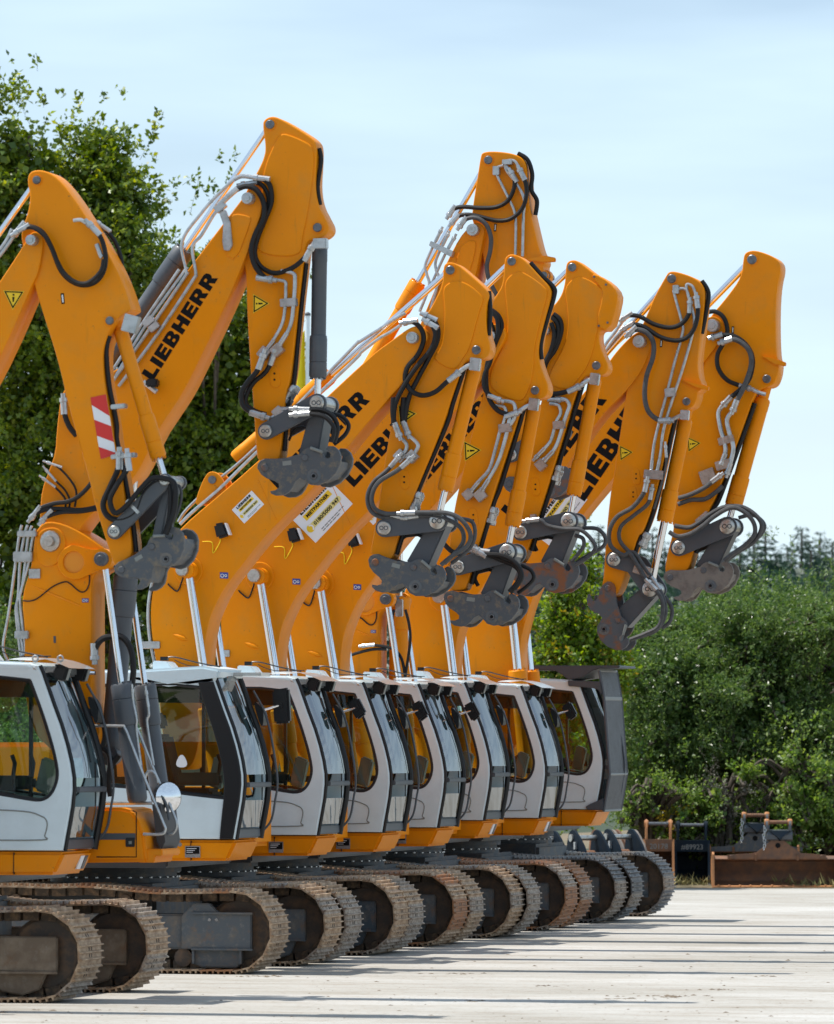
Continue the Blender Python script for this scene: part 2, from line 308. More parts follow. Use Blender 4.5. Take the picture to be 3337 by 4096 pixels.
# ------------------------------------------------------------------ ground
def ground():
    x = [-400, -120, -60, -30, 10, 60, 160, 500]; y = [-60, 20, 50, 90, 110, 160, 300, 1500]
    b = B(); b.add([(a, c, 0) for c in y for a in x], [(j * 8 + i, j * 8 + i + 1, (j + 1) * 8 + i + 1, (j + 1) * 8 + i) for j in range(7) for i in range(7)])
    o = b.make('ground', None, None, False); o['kind'] = 'structure'
    m = bpy.data.materials.new('concrete'); m.use_nodes = True; t = m.node_tree; bs = t.nodes['Principled BSDF']; bs.inputs['Roughness'].default_value = .85
    co = t.nodes.new('ShaderNodeTexCoord')
    def noise(scale, det, p0, p1, c0, c1, stretch=(1, 1, 1), rough=.6):
        ma = t.nodes.new('ShaderNodeMapping'); ma.inputs['Scale'].default_value = stretch; t.links.new(co.outputs['Object'], ma.inputs['Vector'])
        n = t.nodes.new('ShaderNodeTexNoise'); n.inputs['Scale'].default_value = scale; n.inputs['Detail'].default_value = det; n.inputs['Roughness'].default_value = rough
        t.links.new(ma.outputs['Vector'], n.inputs['Vector'])
        r = t.nodes.new('ShaderNodeValToRGB'); r.color_ramp.elements[0].position = p0; r.color_ramp.elements[1].position = p1
        r.color_ramp.elements[0].color = (*c0, 1); r.color_ramp.elements[1].color = (*c1, 1); t.links.new(n.outputs['Fac'], r.inputs['Fac']); return r.outputs['Color'], n.outputs['Fac']
    c1, _ = noise(.35, 8, .35, .68, (.31, .295, .265), (.435, .427, .41), (.45, 1, 1))
    c2, _ = noise(2.2, 8, .46, .72, (1, 1, 1), (.68, .62, .54), (.3, 1, 1), .7)
    c3, f3 = noise(14, 6, .56, .7, (1, 1, 1), (.6, .53, .45))
    def mul(a, b):
        x = t.nodes.new('ShaderNodeMixRGB'); x.blend_type = 'MULTIPLY'; x.inputs[0].default_value = 1; t.links.new(a, x.inputs[1]); t.links.new(b, x.inputs[2]); return x.outputs[0]
    c4, _ = noise(.9, 6, .6, .75, (1, 1, 1), (.8, .75, .68), (.06, 1.6, 1), .6)
    mb = t.nodes.new('ShaderNodeMapping'); mb.inputs['Rotation'].default_value = (0, 0, .5); t.links.new(co.outputs['Object'], mb.inputs['Vector'])
    br = t.nodes.new('ShaderNodeTexBrick'); br.inputs['Scale'].default_value = 1; br.inputs['Brick Width'].default_value = 6; br.inputs['Row Height'].default_value = 5; br.inputs['Mortar Size'].default_value = .012; br.offset = 0
    br.inputs['Color1'].default_value = (1, 1, 1, 1); br.inputs['Color2'].default_value = (.93, .925, .92, 1); br.inputs['Mortar'].default_value = (.72, .68, .62, 1); t.links.new(mb.outputs['Vector'], br.inputs['Vector'])
    t.links.new(mul(mul(mul(mul(c1, c2), c3), c4), br.outputs['Color']), bs.inputs['Base Color'])
    bp = t.nodes.new('ShaderNodeBump'); bp.inputs['Strength'].default_value = .35; bp.inputs['Distance'].default_value = .02
    t.links.new(f3, bp.inputs['Height']); t.links.new(bp.outputs['Normal'], bs.inputs['Normal']); o.data.materials.append(m)
    # earth verge beyond the concrete yard
    a = G(2300, 3562); a2 = G(3400, 3553)
    vg = B(); n = 60; pts = []
    for i in range(n):
        u = i / (n - 1); x = -90 + u * 120; yy = 99.75 + .3 * sin(x * 1.7) + .2 * sin(x * 4.1); pts.append((x, yy))
    v = [(p[0], p[1], .006) for p in pts] + [(p[0], p[1] + 2.5, .05) for p in pts] + [(p[0], p[1] + 60, .3) for p in pts]
    vg.add(v, [(i + k * n, i + 1 + k * n, i + 1 + (k + 1) * n, i + (k + 1) * n) for k in range(2) for i in range(n - 1)])
    mat('earth', (.16, .12, .075), .95, col2=(.06, .075, .03), scale=1.2, bump=.4, bscale=9)
    o2 = vg.make('verge_earth', 'earth'); o2['kind'] = 'structure'
ground()
# ------------------------------------------------------------------ excavator parts
FU = {}
def shoe_mesh(m):
    b = B()
    # profile (along the track, outward), pushed across the width
    pr = [(-.1, 0), (.094, 0), (.1, .012), (.096, .018), (.078, .018), (.07, .048), (.06, .048), (.052, .018), (.014, .018), (.006, .046), (-.004, .046), (-.012, .018), (-.052, .018), (-.06, .048), (-.07, .048), (-.078, .018), (-.1, .012)]
    n = len(pr); b.add([(p[0], 0, p[1]) for p in pr] + [(p[0], .75, p[1]) for p in pr], [tuple(range(n))[::-1], tuple(range(n, 2 * n))] + [(i, (i + 1) % n, (i + 1) % n + n, i + n) for i in range(n)])
    nb = len(b.f)
    for y in (.335, .415):                                  # bolt holes between the grousers
        for x in (-.032, .033): b.add([(x - .017, y - .014, .0192), (x + .017, y - .014, .0192), (x + .017, y + .014, .0192), (x - .017, y + .014, .0192)], [(0, 1, 2, 3)])
    me = bpy.data.meshes.new('track_shoe'); me.from_pydata(b.v, [], b.f); me.update(); me.materials.append(MT[m]); me.materials.append(MT['print_black'])
    for p in me.polygons[nb:]: p.material_index = 1
    return me
SHOE = {m: shoe_mesh(m) for m in ('shoe_brown', 'shoe_grey', 'shoe_rust', 'shoe_dark')}
BOLT = None
def track(root, xf, y, mats, frame='frame_grey', length=4.25, guard='box', hgt=.93):
    """one crawler: beam (part) with shoes, chain, idler, sprocket and rollers as its sub-parts; xf = foremost shoe face, y = near edge"""
    R1 = hgt / 2 - .05; c1 = Vector((xf - R1 - .05, R1 + .05)); c2 = Vector((xf - length + R1, R1 + .06)); path = []
    for i in range(13): q = -pi / 2 + pi * i / 12; path.append(Vector((c1.x + cos(q) * R1, c1.y + sin(q) * R1)))
    Lx = c1.x - c2.x
    for u, dz in ((.12, -.012), (.25, -.02), (.38, .02), (.5, .05), (.62, .035), (.75, .05), (.88, .03)): path.append(Vector((c1.x - Lx * u, c1.y + R1 + dz)))
    for i in range(13): q = pi / 2 + pi * i / 12; path.append(Vector((c2.x + cos(q) * R1, c2.y + sin(q) * R1)))
    cum = [0]; cl = path + [path[0]]
    for i in range(len(path)): cum.append(cum[-1] + (cl[i + 1] - cl[i]).length)
    n = round(cum[-1] / .19); ym = y + .3
    fr = B(); zc = c1.y
    fr.prism([(c1.x - .22, zc - .2), (c1.x - .22, zc + .17), (c2.x + .3, zc + .2), (c2.x + .3, zc - .22)], y + .12, y + .48)
    beam = fr.make('track_frame', frame, root, bevel=.02)
    fy0 = y + .06
    g = B()
    if guard == 'wide':
        g.prism([(c1.x - .62, zc - .2), (c1.x - .62, zc + .16), (c1.x - .48, zc + .3), (c1.x - .3, zc + .3), (c1.x - .2, zc + .2), (c1.x + .17, zc + .2), (c1.x + .17, zc - .2)], fy0, fy0 + .07)
        g.prism([(c1.x - .5, zc - .2), (c1.x - .5, zc - .36), (c1.x - .4, zc - .4), (c1.x + .0, zc - .4), (c1.x + .06, zc - .34), (c1.x + .06, zc - .2)], fy0 + .04, fy0 + .1)
    else:
        g.prism([(c1.x - .62, zc - .16), (c1.x - .62, zc + .17), (c1.x + .16, zc + .17), (c1.x + .16, zc - .19)], fy0, fy0 + .08)
        g.prism([(c1.x - .5, zc - .17), (c1.x - .42, zc - .36), (c1.x - .2, zc - .4), (c1.x - .02, zc - .34), (c1.x + .05, zc - .18)], fy0 + .03, fy0 + .08)
    gd = g.make('idler_guard', frame, beam, bevel=.012)
    if guard == 'wide':
        for z in (zc - .2, zc + .19): B().box(c1.x - .5, c1.x + .19, fy0 - .03, fy0 + .01, z - .012, z + .012).make('guard_flange', frame, gd, bevel=.004)
        for x in (c1.x - .5, c1.x + .03): B().box(x, x + .03, fy0 + .0, fy0 + .05, zc - .36, zc - .2).make('guard_leg', frame, gd, bevel=.004)
        for x in (c1.x - .3, c1.x - .22): B().cyl((x, fy0 - .012, zc + .12), (x, fy0 + .01, zc + .12), .018, 8).make('guard_bolt', 'zinc', gd)
    else: B().box(c1.x - .62, c1.x + .17, fy0 - .025, fy0 + .01, zc - .19, zc - .165).make('guard_flange', frame, gd, bevel=.004)
    w = B(); w.lathe((c1.x, y + .2, zc), (c1.x, y + .4, zc), [(0, .1), (0, .3), (.02, R1 - .09), (.25, R1 - .09), (.3, R1 - .05), (.7, R1 - .05), (.75, R1 - .09), (.98, R1 - .09), (1, .3), (1, .1)], 40); w.make('idler_wheel', 'idler', beam)
    w = B(); w.lathe((c2.x, y + .16, c2.y), (c2.x, y + .44, c2.y), [(0, .2), (0, .3), (.3, R1 - .05), (.7, R1 - .05), (1, .3), (1, .2)], 24); w.make('sprocket', 'idler', beam)
    for i in range(7):
        x = c1.x - .62 - i * (Lx - 1.1) / 6; w = B(); w.lathe((x, y + .14, .17), (x, y + .46, .17), [(0, .05), (.02, .1), (.25, .1), (.3, .12), (.7, .12), (.75, .1), (.98, .1), (1, .05)], 14); w.make('track_roller', 'idler', beam)
    for u in (.38, .75):
        x = c1.x - Lx * u; w = B(); w.cyl((x, y + .15, c1.y + R1 - .1), (x, y + .45, c1.y + R1 - .1), .07, 14); w.make('carrier_roller', 'idler', beam)
    ch = B(); off = root.location
    for k in range(n):
        s = (k + .5) / n * cum[-1]; i = 0
        while cum[i + 1] < s: i += 1
        f = (s - cum[i]) / (cum[i + 1] - cum[i]); p = cl[i].lerp(cl[i + 1], f)
        a = cl[i - 1] if i else path[-1]; bb = cl[i + 1]
        t = (cl[i + 1] - cl[i]).normalized()
        # smooth tangent over neighbouring segments
        t2 = (cl[(i + 2) % len(path)] - cl[i + 1]).normalized(); t0 = (cl[i] - path[i - 1]).normalized()
        t = (t0.lerp(t, min(1, f + .5)) if f < .5 else t.lerp(t2, f - .5)).normalized()
        nrm = Vector((t.y, -t.x))
        mk = mats[0] if len(mats) == 1 or RN.random() < .72 else mats[1]
        o = bpy.data.objects.new('track_shoe', SHOE[mk]); COL.objects.link(o); o.parent = beam
        X = Vector((t.x, 0, t.y)); Z = Vector((nrm.x, 0, nrm.y)); Yv = Z.cross(X)
        ys = y - .1 if Yv.y > 0 else y + .65
        jit = RN.uniform(-.006, .006)
        mw = Matrix(((X.x, Yv.x, Z.x, p.x), (X.y, Yv.y, Z.y, ys + jit), (X.z, Yv.z, Z.z, p.y), (0, 0, 0, 1))); mw.translation -= off
        o.matrix_local = mw
        for yy in (y + .17, y + .39):
            c = p - nrm * .045; v = []
            for dy in (0, .05):
                for a_, b_ in ((-.07, -.045), (.085, -.045), (.085, .043), (-.07, .043)): q = c + t * a_ + nrm * b_; v.append((q.x, yy + dy, q.y))
            ch.add(v, [(0, 1, 2, 3), (4, 7, 6, 5), (0, 4, 5, 1), (1, 5, 6, 2), (2, 6, 7, 3), (3, 7, 4, 0)])
    c = ch.make('track_chain', 'chain', beam, False); c['kind'] = 'stuff'
    return beam
# cab outline read from the third cab of the row, metres from its lower front corner
Y2 = PD(1266, 3341, 23500 / 351).y; C2 = P(Z2(635, 1287), Y2)
def cabp(*pts): return [((lambda v: (v.x - C2.x, v.z - C2.z))(P(Z2(*p), Y2))) for p in pts]
CAB_FRONT = cabp((635, 1287), (648, 1210), (663, 1130), (680, 1030), (690, 930), (689, 860), (675, 770), (650, 665), (615, 550), (570, 430), (535, 330), (505, 245), (485, 200))
CAB_WIN = cabp((430, 265), (462, 345), (505, 460), (545, 580), (580, 700), (601, 800), (603, 850), (592, 900), (568, 950), (535, 980), (490, 992), (430, 985), (290, 960), (60, 925), (-300, 905), (-330, 880), (-335, 300), (-300, 262))
CAB_WIN_B = cabp((430, 265), (470, 345), (520, 460), (565, 580), (595, 700), (612, 800), (618, 900), (615, 985), (600, 1018), (500, 1010), (290, 985), (60, 955), (-300, 925), (-330, 900), (-335, 300), (-300, 262))
XR = -1.95; WC = 1.0
def cab(root, O, kind='std', mirrors=(1, 1), lamp=False, plate_on=True, guard=False, wipe=True):
    """white driver's cab; O = lower front near corner of the white shell"""
    ox, oy, oz = O
    T = lambda pts: [(p[0] + ox, p[1] + oz) for p in pts]
    front = T(CAB_FRONT); roof_z = oz + CAB_FRONT[-1][1]; win = T(CAB_WIN_B if kind == 'door' else CAB_WIN)
    outline = front + [(front[-1][0] - .08, roof_z + .025), (front[-1][0] - .5, roof_z + .04), (ox + XR + .1, roof_z + .045), (ox + XR, roof_z), (ox + XR, oz)]
    win_s = chaikin(win, 1)
    sp = plate('cab_shell', [outline, win_s], oy, oy + .055, 'white', root, .018)
    plate('far_side', [outline, win_s], oy + WC - .055, oy + WC, 'white', sp, .018)
    for yy in (oy + .02, oy + WC - .02):
        sb = B(); lp = [(p[0], yy, p[1]) for p in win_s]; sb.tube(lp + lp[:1], .026, 6); sb.make('window_seal', 'black_plastic', sp)
    for nm, yy in (('side_window', oy + .03), ('far_window', oy + WC - .03)):
        g = B(); g.add([(p[0], yy, p[1]) for p in win_s], [tuple(range(len(win_s)))[::-1]]); g.make(nm, 'side_glass', sp, False)
    r = B(); r.prism([(front[-1][0] + .02, roof_z - .02), (front[-1][0] - .1, roof_z + .035), (front[-1][0] - .5, roof_z + .055), (ox + XR + .08, roof_z + .06), (ox + XR - .01, roof_z), (ox + XR + .02, roof_z - .06), (front[-1][0] - .1, roof_z - .06)], oy - .006, oy + WC + .006)
    r.make('roof', 'white', sp, bevel=.035)
    lip = B(); lip.tube([(front[-1][0] - .06, oy + .03, roof_z - .02), (front[-1][0] - .01, oy - .004, roof_z - .02)], .022, 8); lip.make('roof_bolt', 'zinc', sp)
    # windscreen between the two front pillars, with a rail dividing it
    zs = oz + CAB_FRONT[4][1] + .03
    up = [p for p in front if p[1] > zs + .02]; lo = [p for p in front if p[1] < zs - .03 and p[1] > oz + .1]
    fx = .03
    def ruled(name, pts, y0, y1, m, k=9):                       # glass bulging a little towards the middle
        b = B(); n = len(pts)
        for j in range(k):
            t = j / (k - 1); b.v += [(p[0] + fx + .05 * (1 - (2 * t - 1) ** 2), y0 + (y1 - y0) * t, p[1]) for p in pts]
        b.f += [(j * n + i, j * n + i + 1, (j + 1) * n + i + 1, (j + 1) * n + i) for j in range(k - 1) for i in range(n - 1)]; return b.make(name, m, sp, True, ang=80)
    ruled('windscreen', up, oy + .04, oy + WC - .06, 'front_glass'); ruled('lower_windscreen', lo, oy + .06, oy + WC - .08, 'front_glass')
    b = B(); b.tube([(p[0] + .012, oy + .035, p[1]) for p in front], .024, 6); b.make('windscreen_seal', 'black_plastic', sp)
    pass
    b = B(); zr = oz + CAB_FRONT[4][1]; xr = front[4][0] + .02; b.box(xr - .04, xr + .045, oy + .03, oy + WC - .03, zr - .025, zr + .03); b.make('windscreen_rail', 'grey_paint', sp, bevel=.01)
    b = B(); b.tube([(p[0] + .03, oy + WC - .02, p[1]) for p in front], .034, 8); b.make('corner_pillar', 'black_plastic', sp)
    b = B(); b.box(front[1][0] - .1, front[1][0] + .015, oy + .03, oy + WC - .03, oz + .01, oz + .11); b.make('front_sill', 'grey_paint', sp, bevel=.01)
    if kind == 'door':
        pl = [(p[0] - .02, p[1]) for p in front[:-1]]; bw = [(p[0] - .17 - .05 * sin(i / len(front) * pi), p[1]) for i, p in enumerate(front[:-1])]
        plate('door_pillar', [pl + bw[::-1]], oy - .02, oy + .03, 'black_plastic', sp, .01)
    else:
        b = B(); b.tube(crom([(x, oy - .002, z) for x, z in T(cabp((60, 1040), (400, 1055), (505, 1083), (535, 1105), (542, 1140), (527, 1200), (508, 1224), (60, 1224)))], 4), .007, 5); b.make('door_seam', 'console', sp)
    if wipe:
        b = B(); q = [front[-2], front[-4], front[-6], front[-8]]; b.tube(crom([(p[0] + .06, oy + .62 + .07 * i, p[1]) for i, p in enumerate(q)], 4), .008, 6)
        b.make('wiper_arm', 'black_plastic', sp)
        b = B(); b.tube(crom([(p[0] + .062, oy + .5 + .02 * i, p[1]) for i, p in enumerate(front[6:12])], 4), .009, 5); b.make('wiper_blade', 'black_plastic', sp)
        b = B(); b.tube(crom([(front[6][0] + .05, oy + .7, front[6][1]), (front[3][0] + .05, oy + .68, front[3][1]), (front[2][0] + .07, oy + .6, front[2][1]), (front[1][0] + .05, oy + .75, front[1][1] + .05)], 5), .008, 6); b.make('front_rail', 'black_plastic', sp)
    xt, zt = front[-1]
    if guard:
        pass
    elif kind != 'door':
        b = B(); n = 9; pr = [(xt - .32 + .62 * i / (n - 1), zt + .062 + .035 * sin(pi * i / (n - 1)) - .085 * (i / (n - 1)) ** 2) for i in range(n)]
        b.add([(p[0], oy + .05, p[1]) for p in pr] + [(p[0], oy + WC - .05, p[1]) for p in pr], [(i, i + 1, n + i + 1, n + i) for i in range(n - 1)])
        b.make('sun_visor', 'visor', sp, True, ang=60)
        for yy, xx in ((oy + .16, xt + .12), (oy + WC - .22, xt + .13)):
            w = B(); w.prism([(xx, zt - .02), (xx - .02, zt - .12), (xx + .09, zt - .15), (xx + .13, zt - .02)], yy, yy + .14); w.make('work_light', 'black_plastic', sp, bevel=.015)
            w = B(); w.prism([(xx + .1, zt - .14), (xx + .135, zt - .03), (xx + .14, zt - .03), (xx + .105, zt - .14)], yy + .03, yy + .11); w.make('light_lens', 'console', sp)
        w = B(); w.box(xt + .02, xt + .2, oy + .42, oy + .66, zt - .1, zt + .02); w.make('wiper_motor', 'black_plastic', sp, bevel=.02)
    else:
        b = B(); b.prism([(xt - .95, zt + .05), (xt - .95, zt - .03), (xt - .5, zt - .13), (xt + .07, zt - .06), (xt + .1, zt + .06), (xt - .1, zt + .095)], oy - .03, oy + WC); b.make('roof_brow', 'white', sp, bevel=.03)
        b = B(); b.box(xt + .02, xt + .4, oy + .55, oy + .95, zt - .01, zt + .03); b.make('sun_visor', 'visor', sp)
    if not guard:
        b = B(); xx = xt - .66; b.prism([(xx - .1, zt + .05), (xx + .14, zt + .05), (xx + .06, zt + .15), (xx - .1, zt + .16)], oy + .3, oy + .62); b.make('roof_vent', 'white', sp, bevel=.012)
        b = B(); b.tube(crom([(xx - .02, oy + .5, zt + .19), (xx + .1, oy + .5, zt + .2), (xx + .35, oy + .5, zt + .14), (xt - .05, oy + .5, zt + .09)], 4), .008, 6); b.make('roof_antenna', 'black_plastic', sp)
        b = B(); b.tube(crom([(xx + .1, oy + .48, zt + .17), (xx + .3, oy + .46, zt + .1), (xt + .0, oy + .44, zt + .1)], 4), .005, 5); b.make('antenna_wire', 'black_plastic', sp)
        b = B(); b.box(xx - .06, xx + .02, oy + .47, oy + .53, zt + .16, zt + .205); b.make('antenna_base', 'black_plastic', sp)
    # base under the cab
    bs = [(ox + .02, oz - .012), (ox - .03, oz - .12), (ox - .09, oz - .235), (ox + XR, oz - .245), (ox + XR, oz - .012)]
    b = B(); b.prism(bs, oy + .01, oy + WC - .02); base = b.make('cab_base', 'orange', root, bevel=.03)
    b = B(); b.box(ox - .5, ox - .494, oy + .002, oy + .05, oz - .23, oz - .02); b.make('panel_gap', 'black_plastic', base)
    if plate_on:
        b = B(); b.box(ox - .56, ox - .39, oy - .001, oy + .009, oz - .2, oz - .075); q = b.make('rating_plate', 'zinc', base)
        b = B(); b.box(ox - .55, ox - .4, oy - .004, oy - .001, oz - .16, oz - .085); b.make('rating_print', 'print_black', base)
        for k in range(3):
            b = B(); b.box(ox - .54, ox - .43 - .02 * k, oy - .0065, oy - .004, oz - .105 - .02 * k, oz - .099 - .02 * k); b.make('print_line', 'print_white', base)
        b = B(); b.cyl((ox - .62, oy + .005, oz - .06), (ox - .62, oy + .015, oz - .06), .022, 14); b.make('plug', 'zinc', base)
    if lamp:
        b = B(); b.prism([(ox + .005, oz - .06), (ox - .045, oz - .19), (ox - .06, oz - .19), (ox - .01, oz - .06)], oy + .62, oy + .74); b.make('recess_panel', 'print_white', base)
        b = B(); b.prism([(ox + .005, oz - .06), (ox - .045, oz - .19), (ox - .06, oz - .19), (ox - .01, oz - .06)], oy + .77, oy + .86); b.make('recess_panel', 'grey_paint', base)
    # mirrors on the bracket tube at the far front pillar
    br = T(cabp((720 - 140, 300), (660 + 15, 500), (740, 870), (725, 1050), (700, 1170), (650, 1235))); yb = oy + WC + .02
    b = B(); b.tube(crom([(p[0] + .03, yb, p[1]) for p in br], 6), .013, 8); tb = b.make('mirror_bracket', 'grey_paint', sp)
    if mirrors[0]:
        x, z = T(cabp((640, 455)))[0]; b = B(); b.prism(chaikin([(x - .06, z + .12), (x - .02, z + .13), (x + .05, z + .02), (x + .055, z - .12), (x + .02, z - .14)], 1), yb - .04, yb + .14); b.make('mirror', 'black_plastic', sp)
    if mirrors[1]:
        x, z = T(cabp((735, 400)))[0]; x += .02 * mirrors[1]
        if mirrors[1] == 2: poly = [(x - .08, z + .17), (x + .11, z + .2), (x + .13, z - .19), (x - .05, z - .2)]
        else: poly = [(x - .1, z + .06), (x + .03, z + .13), (x + .13, z - .06), (x + .02, z - .14)]
        b = B(); b.prism(poly, yb + .05, yb + .15); b.make('mirror', 'black_plastic', sp, bevel=.022)
        b = B(); b.cyl((x - .15, yb + .01, z - .05), (x + .01, yb + .03, z), .012, 8); b.make('mirror_arm', 'chrome', sp)
        b = B(); b.cyl((x + .02, yb + .02, z), (x + .02, yb + .06, z), .03, 10); b.make('mirror_joint', 'black_plastic', sp)
    # inside
    b = B(); b.box(ox + XR + .05, ox - .25, oy + .07, oy + WC - .07, oz + .0, oz + .08); b.make('cab_floor', 'interior', sp)
    sx = ox - (.62 if kind == 'door' else .95)
    b = B(); b.box(sx - .25, sx + .28, oy + .28, oy + .74, oz + .42, oz + .55); b.prism([(sx - .27, oz + .5), (sx - .12, oz + .5), (sx - .28, oz + 1.15), (sx - .4, oz + 1.12)], oy + .28, oy + .74); b.box(sx - .15, sx + .15, oy + .38, oy + .64, oz + .06, oz + .43); b.make('seat', 'seat', sp, bevel=.04)
    b = B(); b.prism([(sx - .4, oz + 1.2), (sx - .3, oz + 1.2), (sx - .34, oz + 1.38), (sx - .44, oz + 1.36)], oy + .38, oy + .64); b.make('headrest', 'seat', sp, bevel=.03)
    for yy in (oy + .16, oy + .78):
        b = B(); b.box(sx - .1, sx + .42, yy, yy + .1, oz + .58, oz + .72); b.make('armrest_console', 'interior', sp, bevel=.03)
        b = B(); b.tube([(sx + .38, yy + .05, oz + .7), (sx + .4, yy + .05, oz + .84), (sx + .37, yy + .05, oz + .92)], .022, 8); b.make('joystick', 'black_plastic', sp)
    mo = T(cabp((390, 735), (472, 770), (430, 965), (345, 935)))
    b = B(); b.prism(mo, oy + .66, oy + .8); b.make('monitor', 'console', sp, bevel=.02)
    b = B(); b.box(ox + XR + .05, ox - .3, oy + WC - .1, oy + WC - .06, oz + .6, oz + .67); b.make('grab_rail', 'black_plastic', sp)
    b = B(); b.box(ox - .62, ox - .585, oy + WC - .1, oy + WC - .065, oz + .1, roof_z - .05); b.make('window_post', 'black_plastic', sp)
    b = B(); b.box(ox - 1.0, ox - .42, oy + .2, oy + WC - .2, roof_z - .3, roof_z - .12); b.make('roof_console', 'seat', sp, bevel=.04)
    b = B(); b.box(ox + XR + .06, front[-1][0] - .06, oy + .07, oy + WC - .07, roof_z - .1, roof_z - .06); b.make('headliner', 'interior', sp)
    b = B(); b.prism([(ox - .45, oz + .08), (ox - .2, oz + .08), (ox - .12, oz + .3), (ox - .3, oz + .42), (ox - .5, oz + .35)], oy + .3, oy + .8); b.make('dashboard', 'interior', sp, bevel=.03)
    return sp, base
def upper(root, ox, Y0, oz, xc, tank=True, hood=1.05):
    b = B(); b.box(xc - 2.1, ox - .8, Y0 + .15, Y0 + 2.85, oz - .32, oz - .13); dk = b.make('revolving_deck', 'grey_paint', root, bevel=.02)
    b = B(); b.box(xc - 2.05, ox + XR - .12, Y0 + .06, Y0 + 2.94, oz - .12, oz + hood); b.make('engine_hood', 'orange', root, bevel=.05)
    b = B(); b.prism(chaikin([(xc - 2.75, oz - .2), (xc - 2.1, oz - .25), (xc - 2.1, oz + .95), (xc - 2.5, oz + .95), (xc - 2.75, oz + .6)], 1), Y0 + .04, Y0 + 2.96); b.make('counterweight', 'grey_paint', root)
    b = B(); b.lathe((xc, Y0 + 1.5, oz - .52), (xc, Y0 + 1.5, oz - .31), [(0, .72), (.35, .72), (.36, .69), (.62, .69), (.63, .74), (1, .74)], 48); sw = b.make('slewing_ring', 'frame_grey', root)
    for k in range(36):
        q = 2 * pi * k / 36; c = (xc + cos(q) * .715, Y0 + 1.5 + sin(q) * .715)
        if k == 0:
            b = B(); b.cyl((c[0], c[1], oz - .31), (c[0], c[1], oz - .295), .016, 6); b.cyl((c[0], c[1], oz - .45), (c[0], c[1], oz - .435), .02, 6); o0 = b.make('ring_bolt', 'zinc', sw, False); c0 = c
        else:
            o = o0.copy(); COL.objects.link(o); o.parent = sw; o.location = (c[0] - c0[0], c[1] - c0[1], 0)
    b = B(); b.box(xc - .75, xc + .75, Y0 + .5, Y0 + 2.5, .42, oz - .5); b.make('car_body', 'frame_grey', root, bevel=.05)
    if tank:
        b = B(); b.box(ox + XR, ox - .35, Y0 + 2.15, Y0 + 2.95, oz - .12, oz + .55); b.make('fuel_tank', 'orange', root, bevel=.05)
        b = B(); x = ox - .5; b.tube(crom([(x - 1.3, Y0 + 2.2, oz + .55), (x - 1.3, Y0 + 2.2, oz + 1.15), (x - .35, Y0 + 2.2, oz + 1.2), (x + .1, Y0 + 2.2, oz + .5), (x + .2, Y0 + 2.2, oz + .1)], 5), .02, 8); b.make('handrail', 'zinc', root)
# ------------------------------------------------------------------ booms, arms, couplers
COUP = [(590, 772), (598, 750), (618, 735), (645, 730), (700, 745), (760, 755), (850, 752), (875, 735), (900, 728), (930, 735), (952, 755), (968, 775), (972, 786), (978, 806), (994, 816), (1010, 810), (1016, 796), (1006, 778), (996, 762), (1014, 748), (1042, 757), (1064, 785), (1070, 822), (1058, 858), (1020, 905), (965, 938), (905, 947), (865, 934), (835, 900), (815, 882), (785, 896), (760, 925), (735, 945), (700, 953), (660, 946), (636, 930), (632, 914), (662, 916), (688, 905), (690, 885), (670, 865), (630, 840), (604, 812)]
def hcyl(root, A, Bp, t0, t1, rb, rr, m='orange', name='hydraulic_cylinder', yb=0, eye=True):
    """A pin of the cylinder barrel, Bp pin of the rod (world points); barrel between the fractions t0 and t1"""
    A = Vector(A); Bp = Vector(Bp); Ln = (Bp - A).length; d = (Bp - A) / Ln; a = A + d * t0 * Ln; b = A + d * t1 * Ln; l = (b - a).length
    e = lambda x: x / l
    g = B().lathe(a, b, [(0, rb * .85), (e(.03), rb * 1.0), (e(.16), rb), (e(.165), rb * .97), (1 - e(.42), rb * .97), (1 - e(.415), rb * 1.08), (1 - e(.38), rb * 1.14), (1 - e(.16), rb * 1.14), (1 - e(.155), rb * 1.08), (1 - e(.15), rb * 1.14), (1 - e(.02), rb * 1.14), (1, rb * 1.0)], 24)
    if eye: g.lathe(A + Vector((0, -rb * .9, 0)), A + Vector((0, rb * .9, 0)), [(0, rb * .95), (1, rb * .95)], 18); g.cyl(A, a + d * .02, rb * .7, 14)
    c = g.make(name, m, root)
    for k in range(10):
        q = 2 * pi * k / 10; u = d.orthogonal().normalized(); w = d.cross(u); o_ = b + (u * cos(q) + w * sin(q)) * rb * .93
        g2 = B().cyl(o_, o_ + d * .015, rb * .14, 6); g2.make('gland_bolt', m, c)
    B().cyl(b - d * .05, Bp, rr, 18).make('rod', 'chrome', c)
    if eye: B().lathe(Bp + Vector((0, -rb * .9, 0)), Bp + Vector((0, rb * .9, 0)), [(0, rr * 1.7), (1, rr * 1.7)], 18).make('rod_eye', 'orange', c)
    return c
